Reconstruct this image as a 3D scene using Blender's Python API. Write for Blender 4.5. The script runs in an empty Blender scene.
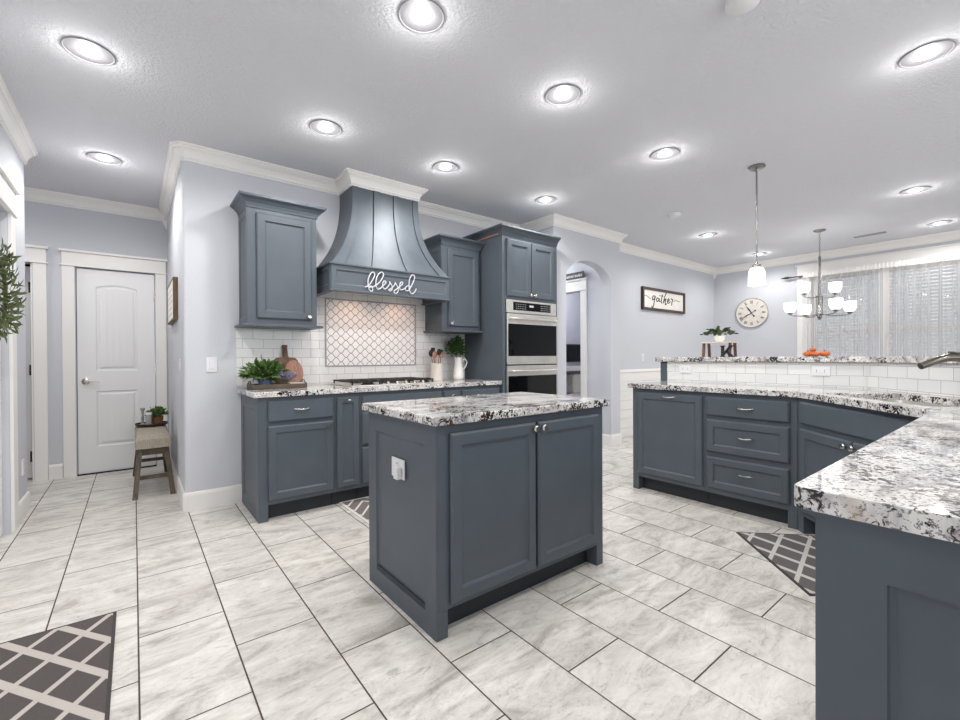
import bpy, bmesh, math, random
from mathutils import Vector, Matrix
C = bpy.context.scene.collection
PI = math.pi
H = 2.743
def srgb(r, g, b):
    f = lambda c: (c/255/12.92) if c/255 <= .04045 else ((c/255+.055)/1.055)**2.4
    return (f(r), f(g), f(b), 1)

# ------------------------------------------------------------------ camera
cd = bpy.data.cameras.new('camera'); cam = bpy.data.objects.new('camera', cd); C.objects.link(cam)
FPX = 439.62; YAW = .667; PITCH = -.006; ROLL = -.005
cd.sensor_fit = 'HORIZONTAL'; cd.sensor_width = 36; cd.lens = FPX/960*36; cd.clip_start = .02
_F = Vector((math.sin(YAW)*math.cos(PITCH), math.cos(YAW)*math.cos(PITCH), math.sin(PITCH)))
_R = Vector((math.cos(YAW), -math.sin(YAW), 0)); _U = _R.cross(_F)
_R2 = math.cos(ROLL)*_R + math.sin(ROLL)*_U; _U2 = -math.sin(ROLL)*_R + math.cos(ROLL)*_U
M = Matrix((( _R2.x, _U2.x, -_F.x, 0), (_R2.y, _U2.y, -_F.y, 0), (_R2.z, _U2.z, -_F.z, 1.149), (0, 0, 0, 1)))
cam.matrix_world = M
bpy.context.scene.camera = cam
vs = bpy.context.scene.view_settings
vs.view_transform = 'Standard'; vs.look = 'None'; vs.gamma = 1; vs.use_curve_mapping = False
vs.exposure = -0.85

# ------------------------------------------------------------------ world and daylight
w = bpy.data.worlds.new('sky'); bpy.context.scene.world = w; w.use_nodes = True
bg = w.node_tree.nodes['Background']; bg.inputs[0].default_value = (.86, .92, 1, 1); bg.inputs[1].default_value = 1.0
def area(name, loc, rot, sx, sy, power, col=(1, 1, 1)):
    l = bpy.data.lights.new(name, 'AREA'); l.shape = 'RECTANGLE'; l.size = sx; l.size_y = sy; l.energy = power; l.color = col
    o = bpy.data.objects.new(name, l); o.location = loc; o.rotation_euler = rot; C.objects.link(o); return o
# daylight entering through the big glazed openings behind the camera and the breakfast windows
area('daylight_living_room', (3.0, -3.72, 1.5), (PI/2, 0, 0), 5.7, 2.1, 190, (.95, .97, 1))
area('daylight_breakfast', (8.95, .95, 1.6), (PI/2, 0, PI/2), 3.4, 2.4, 16, (.93, .96, 1))
DOWN_W = 9.0; GLOW_W = 3.2

# ------------------------------------------------------------------ materials
def newmat(name):
    m = bpy.data.materials.new(name); m.use_nodes = True
    nt = m.node_tree; return m, nt, nt.nodes['Principled BSDF']
def node(nt, t, **kw):
    n = nt.nodes.new(t)
    for k, v in kw.items():
        if k.startswith('i_'):
            key = k[2:]; n.inputs[int(key) if key.isdigit() else key].default_value = v
        else: setattr(n, k, v)
    return n
def ramp(nt, src, stops, interp='LINEAR'):
    r = nt.nodes.new('ShaderNodeValToRGB'); r.color_ramp.interpolation = interp
    e = r.color_ramp.elements
    while len(e) < len(stops): e.new(.5)
    for k, (p, c) in enumerate(stops): e[k].position = p; e[k].color = c
    nt.links.new(src, r.inputs[0]); return r
def mixc(nt, fac, a, b, mode='MIX'):
    n = nt.nodes.new('ShaderNodeMix'); n.data_type = 'RGBA'; n.blend_type = mode
    for v, i in ((fac, 0), (a, 6), (b, 7)):
        if hasattr(v, 'links'): nt.links.new(v, n.inputs[i])
        else: n.inputs[i].default_value = v
    return n.outputs[2]
def g(v): return (v, v, v, 1)
def pos(nt, scale=(1, 1, 1), rot=(0, 0, 0)):
    ge = nt.nodes.new('ShaderNodeNewGeometry'); mp = nt.nodes.new('ShaderNodeMapping')
    mp.inputs['Scale'].default_value = scale; mp.inputs['Rotation'].default_value = rot
    nt.links.new(ge.outputs['Position'], mp.inputs[0]); return mp.outputs[0]
def noise(nt, vec, scale, detail=4, rough=.55, dist=0):
    n = node(nt, 'ShaderNodeTexNoise'); n.inputs['Scale'].default_value = scale; n.inputs['Detail'].default_value = detail
    n.inputs['Roughness'].default_value = rough; n.inputs['Distortion'].default_value = dist
    nt.links.new(vec, n.inputs['Vector']); return n.outputs[0]
def bump(nt, bs, h, strength, dist=.01):
    b = node(nt, 'ShaderNodeBump'); b.inputs['Strength'].default_value = strength; b.inputs['Distance'].default_value = dist
    nt.links.new(h, b.inputs['Height']); nt.links.new(b.outputs[0], bs.inputs['Normal']); return b
def simple(name, col, rough=.5, metal=0, spec=.5, nscale=0, namp=.06, bmp=0, coat=0):
    m, nt, bs = newmat(name); bs.inputs['Roughness'].default_value = rough; bs.inputs['Metallic'].default_value = metal
    bs.inputs['Specular IOR Level'].default_value = spec; bs.inputs['Coat Weight'].default_value = coat
    bs.inputs['Base Color'].default_value = col
    if nscale:
        n = noise(nt, pos(nt), nscale)
        lo = tuple(c*(1-namp) for c in col[:3])+(1,); hi = tuple(min(1, c*(1+namp)) for c in col[:3])+(1,)
        r = ramp(nt, n, [(.3, lo), (.7, hi)]); nt.links.new(r.outputs[0], bs.inputs['Base Color'])
        if bmp: bump(nt, bs, n, bmp, .004)
    return m
def emit(name, col, s):
    m, nt, bs = newmat(name); bs.inputs['Base Color'].default_value = col
    bs.inputs['Emission Color'].default_value = col; bs.inputs['Emission Strength'].default_value = s; return m

m_wall = simple('wall_paint', srgb(202, 204, 210), .75, nscale=90, namp=.015, bmp=.25)
m_trim = simple('trim_paint', srgb(238, 236, 233), .4)
m_doorw = simple('door_paint', srgb(236, 236, 236), .42)
m_cab = simple('cabinet_paint', srgb(82, 90, 98), .42, spec=.36, nscale=7, namp=.05)
m_hood = simple('hood_paint', srgb(92, 100, 108), .42, metal=.18, nscale=5, namp=.14)
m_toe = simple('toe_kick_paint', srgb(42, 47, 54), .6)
m_black = simple('black_enamel', srgb(20, 20, 22), .35)
m_iron = simple('cast_iron', srgb(28, 27, 28), .55, nscale=60)
m_steel = simple('stainless_steel', srgb(222, 220, 214), .34, metal=1, nscale=12, namp=.08)
m_nickel = simple('brushed_nickel', srgb(205, 202, 196), .22, metal=1)
m_faucet = simple('dark_nickel', srgb(112, 108, 100), .22, metal=1)
m_chrome = simple('chrome', srgb(140, 139, 138), .25, metal=1)
m_glassblk = simple('black_glass', srgb(8, 9, 11), .05, spec=.35)
m_plate = simple('plastic_white', srgb(226, 226, 228), .35)
m_slot = simple('outlet_slot', srgb(120, 120, 124), .5)
m_opening_shade = simple('opening_shade', srgb(22, 22, 24), .9)  # near-black, shade of unlit openings put into the colour
m_white = simple('white_ceramic', srgb(238, 236, 232), .2)
m_cream = simple('cream_ceramic', srgb(228, 222, 214), .3, nscale=20, namp=.05)
m_leaf = simple('leaf_green', srgb(78, 108, 52), .5, nscale=14, namp=.5)
m_leaf2 = simple('leaf_dark_green', srgb(52, 80, 38), .5, nscale=14, namp=.5)
m_olive = simple('leaf_olive', srgb(80, 92, 52), .55, nscale=20, namp=.5)
m_stem = simple('stem', srgb(92, 84, 52), .7)
m_lav = simple('lavender', srgb(150, 142, 176), .7, nscale=20, namp=.3)
m_orange = simple('pumpkin_orange', srgb(196, 98, 44), .45, nscale=30, namp=.15)
m_blackp = simple('black_paint', srgb(24, 22, 22), .5)
m_espresso = simple('espresso_wood', srgb(62, 44, 34), .5, nscale=30, namp=.3)
m_blue = simple('blue_cloth', srgb(96, 108, 140), .8, nscale=30, namp=.2)
m_grey = simple('grey_stone', srgb(150, 150, 150), .7, nscale=20, namp=.2)
m_rod = simple('rod_black', srgb(36, 34, 34), .4)
def wood(name, c1, c2, sc=(4, 40, 40), rough=.5):
    m, nt, bs = newmat(name); n = noise(nt, pos(nt, sc), 1.0, 6, .6, 1.2)
    r = ramp(nt, n, [(.3, c1), (.7, c2)]); nt.links.new(r.outputs[0], bs.inputs['Base Color']); bs.inputs['Roughness'].default_value = rough
    bump(nt, bs, n, .2, .002); return m
m_walnut = wood('walnut', srgb(70, 44, 32), srgb(124, 84, 62), (30, 30, 6))
m_acacia = wood('acacia', srgb(128, 84, 66), srgb(182, 134, 110), (30, 30, 6))
m_tray = wood('tray_wood', srgb(50, 42, 34), srgb(98, 84, 68), (6, 40, 40))
m_leg = wood('weathered_leg', srgb(58, 48, 40), srgb(108, 94, 76), (30, 30, 5))
m_rawwood = wood('raw_wood', srgb(140, 92, 66), srgb(178, 122, 90), (20, 6, 20))
m_pale = wood('pale_wood', srgb(198, 188, 172), srgb(222, 214, 200), (6, 30, 30))
m_frame = wood('frame_wood', srgb(74, 56, 38), srgb(112, 88, 60), (20, 20, 6))

def mk_ceiling():
    m, nt, bs = newmat('ceiling_paint'); p = pos(nt)
    bs.inputs['Base Color'].default_value = srgb(222, 223, 228); bs.inputs['Roughness'].default_value = .85
    n = noise(nt, p, 55, 5, .6, .6); r = ramp(nt, n, [(.38, g(0)), (.62, g(1))])
    bump(nt, bs, r.outputs[0], .5, .008); return m
m_ceil = mk_ceiling()

def mk_floor():
    m, nt, bs = newmat('floor_tile')
    ge = node(nt, 'ShaderNodeNewGeometry'); sx = node(nt, 'ShaderNodeSeparateXYZ'); nt.links.new(ge.outputs['Position'], sx.inputs[0])
    def off(o, s, d):
        a = node(nt, 'ShaderNodeMath', operation='MULTIPLY_ADD'); nt.links.new(o, a.inputs[0]); a.inputs[1].default_value = s; a.inputs[2].default_value = d; return a.outputs[0]
    cx = node(nt, 'ShaderNodeCombineXYZ')
    nt.links.new(off(sx.outputs[1], 1, -.136+6.156), cx.inputs[0]); nt.links.new(off(sx.outputs[0], 1, -.006+6.156), cx.inputs[1])
    def brick(mortar, smooth=0.):
        b = node(nt, 'ShaderNodeTexBrick', offset=.5, offset_frequency=2, squash=1)
        b.inputs['Color1'].default_value = g(0); b.inputs['Color2'].default_value = g(1); b.inputs['Mortar'].default_value = g(.5)
        b.inputs['Scale'].default_value = 1; b.inputs['Mortar Size'].default_value = mortar; b.inputs['Mortar Smooth'].default_value = smooth
        b.inputs['Brick Width'].default_value = .6156; b.inputs['Row Height'].default_value = .3078
        nt.links.new(cx.outputs[0], b.inputs['Vector']); return b
    b = brick(.0028); b2 = brick(.004, .6)
    # per-tile shift of the stone figure
    sc = node(nt, 'ShaderNodeVectorMath', operation='SCALE'); nt.links.new(b.outputs[0], sc.inputs[0]); sc.inputs[3].default_value = 9.0
    ad = node(nt, 'ShaderNodeVectorMath', operation='ADD'); nt.links.new(ge.outputs['Position'], ad.inputs[0]); nt.links.new(sc.outputs[0], ad.inputs[1])
    mp = node(nt, 'ShaderNodeMapping'); mp.inputs['Rotation'].default_value = (0, 0, .35); mp.inputs['Scale'].default_value = (1.6, 4.2, 1); nt.links.new(ad.outputs[0], mp.inputs[0])
    n1 = noise(nt, mp.outputs[0], 1.5, 9, .68, 1.6)
    n2 = noise(nt, mp.outputs[0], 5.0, 12, .72, 2.0)
    r1 = ramp(nt, n1, [(.33, srgb(182, 177, 169)), (.47, srgb(219, 215, 208)), (.61, srgb(238, 235, 228))])
    r2 = ramp(nt, n2, [(.35, g(.60)), (.43, g(.90)), (.56, g(1))])
    c = mixc(nt, .85, r1.outputs[0], r2.outputs[0], 'MULTIPLY')
    n3 = noise(nt, ge.outputs['Position'], 75, 5, .65, .8); r3 = ramp(nt, n3, [(.34, g(.80)), (.46, g(1))]); n4 = noise(nt, ad.outputs[0], 6, 3, .6); m4 = ramp(nt, n4, [(.45, g(0)), (.6, g(1))]); c = mixc(nt, m4.outputs[0], c, mixc(nt, 1.0, c, r3.outputs[0], 'MULTIPLY'))
    tint = ramp(nt, b.outputs[0], [(0, g(.93)), (1, g(1))]); c = mixc(nt, 1.0, c, tint.outputs[0], 'MULTIPLY')
    c = mixc(nt, b.outputs['Fac'], c, srgb(74, 66, 58))
    nt.links.new(c, bs.inputs['Base Color'])
    rr = ramp(nt, b.outputs['Fac'], [(0, g(.30)), (1, g(.8))]); nt.links.new(rr.outputs[0], bs.inputs['Roughness'])
    inv = node(nt, 'ShaderNodeMath', operation='SUBTRACT'); inv.inputs[0].default_value = 1; nt.links.new(b2.outputs['Fac'], inv.inputs[1])
    bump(nt, bs, inv.outputs[0], .6, .002); return m
m_floor = mk_floor()

def mk_granite():
    m, nt, bs = newmat('granite')
    p = pos(nt, (1, 1, 1)); ps = pos(nt, (1.0, 2.6, 2.0), (0, 0, .5))
    cloud = noise(nt, ps, 5, 8, .65, 1.2)
    c = ramp(nt, cloud, [(.33, srgb(138, 137, 141)), (.43, srgb(186, 184, 184)), (.50, srgb(214, 212, 209)), (.60, srgb(228, 226, 222))]).outputs[0]
    fine = noise(nt, p, 120, 4, .65, .4); f = ramp(nt, fine, [(.40, g(.9)), (.46, g(0))]).outputs[0]
    c = mixc(nt, f, c, srgb(98, 94, 93))
    wn = noise(nt, p, 7, 3, .6, .5); wf = ramp(nt, wn, [(.58, g(0)), (.70, g(.5))]).outputs[0]; c = mixc(nt, wf, c, srgb(176, 156, 138))
    med = noise(nt, p, 52, 5, .6, 1.2); cl = noise(nt, p, 8, 3, .5, .5)
    mk = node(nt, 'ShaderNodeMath', operation='MULTIPLY_ADD'); nt.links.new(cl, mk.inputs[0]); mk.inputs[1].default_value = .55; nt.links.new(med, mk.inputs[2])
    d = ramp(nt, mk.outputs[0], [(.694, g(1)), (.708, g(0))]).outputs[0]
    br = noise(nt, p, 14, 2, .5); dc = ramp(nt, br, [(.50, srgb(26, 25, 28)), (.66, srgb(70, 46, 40))]).outputs[0]
    c = mixc(nt, d, c, dc)
    big = noise(nt, p, 15, 4, .6, 1.5); bg_ = ramp(nt, big, [(.325, g(1)), (.338, g(0))]).outputs[0]
    c = mixc(nt, bg_, c, srgb(28, 24, 25))
    nt.links.new(c, bs.inputs['Base Color']); bs.inputs['Roughness'].default_value = .05
    bs.inputs['Specular IOR Level'].default_value = .6; return m
m_granite = mk_granite()

def mk_subway(axis, name, warm=False):
    m, nt, bs = newmat(name); ge = node(nt, 'ShaderNodeNewGeometry'); sx = node(nt, 'ShaderNodeSeparateXYZ'); nt.links.new(ge.outputs['Position'], sx.inputs[0])
    cx = node(nt, 'ShaderNodeCombineXYZ')
    if axis == 'D':
        a = node(nt, 'ShaderNodeMath', operation='ADD'); nt.links.new(sx.outputs[0], a.inputs[0]); nt.links.new(sx.outputs[1], a.inputs[1])
        a2 = node(nt, 'ShaderNodeMath', operation='MULTIPLY'); nt.links.new(a.outputs[0], a2.inputs[0]); a2.inputs[1].default_value = .7071; src = a2.outputs[0]
    else: src = sx.outputs['XY'.index(axis)]
    s2 = node(nt, 'ShaderNodeMath', operation='ADD'); nt.links.new(src, s2.inputs[0]); s2.inputs[1].default_value = 7.62
    z2 = node(nt, 'ShaderNodeMath', operation='ADD'); nt.links.new(sx.outputs[2], z2.inputs[0]); z2.inputs[1].default_value = -.927+.762
    nt.links.new(s2.outputs[0], cx.inputs[0]); nt.links.new(z2.outputs[0], cx.inputs[1])
    b = node(nt, 'ShaderNodeTexBrick', offset=.5); b.inputs['Color1'].default_value = srgb(218, 219, 219); b.inputs['Color2'].default_value = srgb(228, 228, 227)
    b.inputs['Mortar'].default_value = srgb(160, 158, 156); b.inputs['Scale'].default_value = 1; b.inputs['Mortar Size'].default_value = .0015
    b.inputs['Mortar Smooth'].default_value = .2; b.inputs['Brick Width'].default_value = .1524; b.inputs['Row Height'].default_value = .0762
    nt.links.new(cx.outputs[0], b.inputs['Vector']); nt.links.new(b.outputs[0], bs.inputs['Base Color']); bs.inputs['Roughness'].default_value = .16
    inv = node(nt, 'ShaderNodeMath', operation='SUBTRACT'); inv.inputs[0].default_value = 1; nt.links.new(b.outputs['Fac'], inv.inputs[1])
    bump(nt, bs, inv.outputs[0], .5, .002); return m
m_subX = mk_subway('X', 'subway_tile_wall'); m_subY = mk_subway('Y', 'subway_tile_riser'); m_subD = mk_subway('D', 'subway_tile_riser_angled')

def mk_arab():
    m, nt, bs = newmat('arabesque_tile'); ge = node(nt, 'ShaderNodeNewGeometry'); sx = node(nt, 'ShaderNodeSeparateXYZ'); nt.links.new(ge.outputs['Position'], sx.inputs[0])
    def mt(op, a, b=None):
        n = node(nt, 'ShaderNodeMath', operation=op)
        for i, v in enumerate((a, b)):
            if v is None: continue
            if hasattr(v, 'links'): nt.links.new(v, n.inputs[i])
            else: n.inputs[i].default_value = v
        return n.outputs[0]
    X = mt('DIVIDE', mt('ADD', sx.outputs[0], -1.352), .0925); Z = mt('DIVIDE', mt('ADD', sx.outputs[2], -1.075), .0785)
    u = mt('ADD', X, Z); v = mt('SUBTRACT', X, Z)
    uu = mt('ADD', u, mt('MULTIPLY', mt('SINE', mt('MULTIPLY', v, 2*PI)), -.05))
    vv = mt('ADD', v, mt('MULTIPLY', mt('SINE', mt('MULTIPLY', u, 2*PI)), -.05))
    def ln(q): return mt('ABSOLUTE', mt('SUBTRACT', mt('FRACT', q), .5))
    d = mt('MAXIMUM', ln(uu), ln(vv))
    r = ramp(nt, d, [(.448, g(0)), (.470, g(1))])
    c = mixc(nt, r.outputs[0], srgb(232, 230, 230), srgb(128, 122, 122)); nt.links.new(c, bs.inputs['Base Color'])
    bs.inputs['Roughness'].default_value = .14; bump(nt, bs, ramp(nt, d, [(.36, g(1)), (.47, g(0))]).outputs[0], .5, .003); return m
m_arab = mk_arab()

def mk_rug(name, rot, cell, base, light, band, mode='trellis', ox=0, oy=0):
    m, nt, bs = newmat(name)
    tc = node(nt, 'ShaderNodeTexCoord'); sx = node(nt, 'ShaderNodeSeparateXYZ'); nt.links.new(tc.outputs['Object'], sx.inputs[0])
    def mt(op, a, b=None):
        n = node(nt, 'ShaderNodeMath', operation=op)
        for i, v in enumerate((a, b)):
            if v is None: continue
            if hasattr(v, 'links'): nt.links.new(v, n.inputs[i])
            else: n.inputs[i].default_value = v
        return n.outputs[0]
    X = mt('ADD', sx.outputs[0], ox); Y = mt('ADD', sx.outputs[1], oy)
    cell2 = cell if isinstance(cell, tuple) else (cell, cell)
    a = mt('ADD', mt('DIVIDE', X, cell2[0]), mt('DIVIDE', Y, cell2[1])); b = mt('SUBTRACT', mt('DIVIDE', X, cell2[0]), mt('DIVIDE', Y, cell2[1]))
    def ln(q): return mt('ABSOLUTE', mt('SUBTRACT', mt('FRACT', q), .5))
    if mode == 'trellis': d = mt('MAXIMUM', ln(a), mt('SUBTRACT', ln(b), .03))
    else:
        tri = mt('MULTIPLY', mt('ABSOLUTE', mt('SUBTRACT', mt('FRACT', mt('DIVIDE', X, .26)), .5)), .34)
        d = ln(mt('DIVIDE', mt('ADD', Y, tri), .13))
    geo = node(nt, 'ShaderNodeNewGeometry'); nn = noise(nt, geo.outputs['Position'], 260, 2, .6)
    r = ramp(nt, d, [(.5-band, g(0)), (.5-band+.02, g(1))])
    bcol = mixc(nt, nn, tuple(c*.55 for c in base[:3])+(1,), tuple(min(1, c*1.45) for c in base[:3])+(1,))
    lcol = mixc(nt, nn, tuple(c*.75 for c in light[:3])+(1,), light)
    c = mixc(nt, r.outputs[0], bcol, lcol); nt.links.new(c, bs.inputs['Base Color']); bs.inputs['Roughness'].default_value = .95
    bump(nt, bs, nn, .5, .003); return m
m_rugA = mk_rug('mat_trellis', 0, (.173, .248), srgb(86, 80, 78), srgb(206, 199, 192), .115, ox=-.241, oy=-.151)
m_rugC = mk_rug('mat_trellis_sink', 0, (.173, .248), srgb(98, 95, 95), srgb(212, 208, 203), .115, ox=.07, oy=-.20)
m_rugB = mk_rug('mat_zigzag', .78, .2, srgb(118, 112, 108), srgb(236, 232, 226), .11, 'zig')
m_rugedge = simple('rug_edge', srgb(70, 66, 66), .95, nscale=200, namp=.2)
m_rugwhite = simple('rug_white_edge', srgb(228, 224, 218), .95, nscale=200, namp=.1)

def mk_sheer():
    m, nt, bs = newmat('sheer_curtain'); out = nt.nodes['Material Output']
    tr = node(nt, 'ShaderNodeBsdfTransparent'); tl = node(nt, 'ShaderNodeBsdfTranslucent'); df = node(nt, 'ShaderNodeBsdfDiffuse')
    tl.inputs[0].default_value = (.72, .72, .74, 1); df.inputs[0].default_value = (.62, .62, .64, 1)
    a = node(nt, 'ShaderNodeMixShader'); a.inputs[0].default_value = .45; nt.links.new(df.outputs[0], a.inputs[1]); nt.links.new(tl.outputs[0], a.inputs[2])
    b = node(nt, 'ShaderNodeMixShader'); lw = node(nt, 'ShaderNodeLayerWeight'); lw.inputs[0].default_value = .5
    r = ramp(nt, lw.outputs['Facing'], [(0, g(.20)), (.45, g(.45)), (1, g(.98))])
    nt.links.new(r.outputs[0], b.inputs[0])
    nt.links.new(tr.outputs[0], b.inputs[1]); nt.links.new(a.outputs[0], b.inputs[2]); nt.links.new(b.outputs[0], out.inputs[0]); return m
m_sheer = mk_sheer()
m_blind = simple('blind_slat', srgb(228, 226, 224), .5)
m_shade = emit('opal_glass', (1, .985, .96, 1), 2.2)
m_lens = emit('downlight_lens', (1, .98, .96, 1), 9)
m_lensring = simple('downlight_reflector', srgb(122, 122, 125), .55)
m_ring = simple('downlight_rim', srgb(150, 150, 154), .4)
m_paper = simple('sign_white', srgb(236, 233, 226), .7, nscale=8, namp=.05)
m_clockface = simple('clock_face', srgb(222, 217, 208), .6, nscale=8, namp=.08)
m_ink = simple('ink', srgb(40, 36, 34), .6)
m_signwhite = simple('white_letters', srgb(205, 205, 210), .35)
def mk_fabric():
    m, nt, bs = newmat('bench_fabric'); p = pos(nt, (1, 1, 1), (0, 0, .78))
    ch = node(nt, 'ShaderNodeTexWave', wave_type='BANDS'); ch.inputs['Scale'].default_value = 70; ch.inputs['Distortion'].default_value = 6; ch.inputs['Detail Scale'].default_value = 3; nt.links.new(p, ch.inputs['Vector'])
    r = ramp(nt, ch.outputs[0], [(.2, srgb(138, 128, 114)), (.8, srgb(192, 183, 168))]); nt.links.new(r.outputs[0], bs.inputs['Base Color']); bs.inputs['Roughness'].default_value = .95
    bump(nt, bs, ch.outputs[0], .4, .003); return m
m_fabric = mk_fabric()
def mk_outdoor_wall():
    return simple('far_room_wall', srgb(190, 192, 204), .8)
m_far = mk_outdoor_wall()

# ------------------------------------------------------------------ mesh builder
ORG = {}
def wpos(o): return ORG.get(o.name, Vector((0, 0, 0))) if o else Vector((0, 0, 0))
class MB:
    def __init__(s): s.bm = bmesh.new()
    def poly(s, pts): return s.bm.faces.new([s.bm.verts.new(p) for p in pts])
    def box(s, x0, x1, y0, y1, z0, z1):
        s.prism([(x0, y0), (x1, y0), (x1, y1), (x0, y1)], z0, z1); return s
    def prism(s, xy, z0, z1):
        lo = [s.bm.verts.new((x, y, z0)) for x, y in xy]; hi = [s.bm.verts.new((x, y, z1)) for x, y in xy]
        s.bm.faces.new(lo[::-1]); s.bm.faces.new(hi)
        for i in range(len(xy)):
            j = (i+1) % len(xy); s.bm.faces.new((lo[i], lo[j], hi[j], hi[i]))
        return s
    def ext(s, pts, d):          # extrude a closed 3D loop along vector d
        d = Vector(d); a = [s.bm.verts.new(p) for p in pts]; b = [s.bm.verts.new(Vector(p)+d) for p in pts]
        s.bm.faces.new(a[::-1]); s.bm.faces.new(b)
        for i in range(len(a)):
            j = (i+1) % len(a); s.bm.faces.new((a[i], a[j], b[j], b[i]))
        return s
    def slab(s, outer, holes, z0, z1):
        tmp = bmesh.new(); es = []
        for lp in [outer]+holes:
            vs_ = [tmp.verts.new((x, y, z0)) for x, y in lp]
            es += [tmp.edges.new((vs_[i], vs_[(i+1) % len(vs_)])) for i in range(len(vs_))]
        bmesh.ops.triangle_fill(tmp, use_beauty=True, edges=es)
        r = bmesh.ops.extrude_face_region(tmp, geom=list(tmp.faces))
        bmesh.ops.translate(tmp, verts=[v for v in r['geom'] if isinstance(v, bmesh.types.BMVert)], vec=(0, 0, z1-z0))
        bmesh.ops.recalc_face_normals(tmp, faces=tmp.faces)
        me = bpy.data.meshes.new('t'); tmp.to_mesh(me); s.bm.from_mesh(me); bpy.data.meshes.remove(me); tmp.free(); return s
    def lathe(s, prof, o, ax=(0, 0, 1), n=20):     # prof [(r, h)] along axis ax from o
        ax = Vector(ax).normalized(); t = ax.orthogonal().normalized(); b = ax.cross(t); o = Vector(o); rings = []
        for r, h in prof:
            if r < 1e-5: rings.append([s.bm.verts.new(o+ax*h)])
            else: rings.append([s.bm.verts.new(o+ax*h+(t*math.cos(2*PI*i/n)+b*math.sin(2*PI*i/n))*r) for i in range(n)])
        for p, q in zip(rings, rings[1:]):
            for i in range(n):
                j = (i+1) % n
                if len(p) == 1 and len(q) == 1: continue
                if len(p) == 1: s.bm.faces.new((p[0], q[j], q[i]))
                elif len(q) == 1: s.bm.faces.new((p[i], p[j], q[0]))
                else: s.bm.faces.new((p[i], p[j], q[j], q[i]))
        for rg, fl in ((rings[0], True), (rings[-1], False)):
            if len(rg) > 2: s.bm.faces.new(rg[::-1] if fl else rg)
        return s
    def cyl(s, o, ax, r, h, n=16): return s.lathe([(r, 0), (r, h)], o, ax, n)
    def tube(s, pts, r, n=8, rad=None):
        pts = [Vector(p) for p in pts]; rings = []; t0 = (pts[1]-pts[0]).normalized(); up = t0.orthogonal().normalized()
        for i, p in enumerate(pts):
            t = (pts[min(i+1, len(pts)-1)]-pts[max(i-1, 0)]).normalized(); up = (up-t*up.dot(t)).normalized(); b = t.cross(up)
            rr = rad[i] if rad else r
            rings.append([s.bm.verts.new(p+(up*math.cos(2*PI*k/n)+b*math.sin(2*PI*k/n))*rr) for k in range(n)])
        for a, b in zip(rings, rings[1:]):
            for k in range(n): s.bm.faces.new((a[k], a[(k+1) % n], b[(k+1) % n], b[k]))
        s.bm.faces.new(rings[0][::-1]); s.bm.faces.new(rings[-1]); return s
    def sphere(s, o, r, sc=(1, 1, 1), seg=14, ribs=0):
        o = Vector(o); rows = []
        N = max(6, seg//2+1)
        for i in range(1, N):
            th = PI*i/N; ring = []
            for k in range(seg*(2 if ribs else 1)):
                S = seg*(2 if ribs else 1); ph = 2*PI*k/S; q = 1+(.07*math.cos(ribs*ph) if ribs else 0)
                ring.append(s.bm.verts.new(o+Vector((math.sin(th)*math.cos(ph)*sc[0]*q, math.sin(th)*math.sin(ph)*sc[1]*q, math.cos(th)*sc[2]))*r))
            rows.append(ring)
        top = s.bm.verts.new(o+Vector((0, 0, sc[2]*r))); bot = s.bm.verts.new(o-Vector((0, 0, sc[2]*r))); S = len(rows[0])
        for k in range(S):
            s.bm.faces.new((top, rows[0][k], rows[0][(k+1) % S])); s.bm.faces.new((bot, rows[-1][(k+1) % S], rows[-1][k]))
        for a, b in zip(rows, rows[1:]):
            for k in range(S): s.bm.faces.new((a[k], b[k], b[(k+1) % S], a[(k+1) % S]))
        return s
    def leaf(s, p, d, L, W, nrm=None):
        p = Vector(p); d = Vector(d).normalized(); nrm = Vector(nrm) if nrm else d.orthogonal()
        sd = d.cross(nrm).normalized(); up = sd.cross(d).normalized()
        a = s.bm.verts.new(p); m1 = s.bm.verts.new(p+d*L*.3+sd*W*.42); m2 = s.bm.verts.new(p+d*L*.3-sd*W*.42)
        c1 = s.bm.verts.new(p+d*L*.35-up*W*.12); n1 = s.bm.verts.new(p+d*L*.68+sd*W*.36-up*W*.1); n2 = s.bm.verts.new(p+d*L*.68-sd*W*.36-up*W*.1)
        c2 = s.bm.verts.new(p+d*L*.7-up*W*.25); e = s.bm.verts.new(p+d*L-up*W*.45)
        for f in ((a, m1, c1), (a, c1, m2), (m1, n1, c2, c1), (c1, c2, n2, m2), (n1, e, c2), (c2, e, n2)): s.bm.faces.new(f)
    def build(s, name, mat, parent=None, bevel=0, smooth=False, recalc=True):
        if recalc: bmesh.ops.recalc_face_normals(s.bm, faces=s.bm.faces)
        off = wpos(parent); bmesh.ops.translate(s.bm, verts=s.bm.verts, vec=-off)
        me = bpy.data.meshes.new(name); s.bm.to_mesh(me); s.bm.free(); me.materials.append(mat)
        o = bpy.data.objects.new(name, me); C.objects.link(o)
        if parent: o.parent = parent
        ORG[o.name] = off.copy()
        if smooth:
            for p in me.polygons: p.use_smooth = True
            if smooth != 'all':
                try: me.set_sharp_from_angle(angle=math.radians(40))
                except Exception: pass
        if bevel:
            b = o.modifiers.new('bevel', 'BEVEL'); b.width = bevel; b.segments = 2; b.limit_method = 'ANGLE'; b.angle_limit = math.radians(40)
        return o
def tag(o, label, cat, group=None):
    o['label'] = label; o['category'] = cat
    if group: o['group'] = group
    return o
def struct(o): o['kind'] = 'structure'; return o
def thing(name, label, cat, loc, group=None):
    o = bpy.data.objects.new(name, None); C.objects.link(o); o.location = loc; o.empty_display_size = .05
    ORG[o.name] = Vector(loc); return tag(o, label, cat, group)
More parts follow.
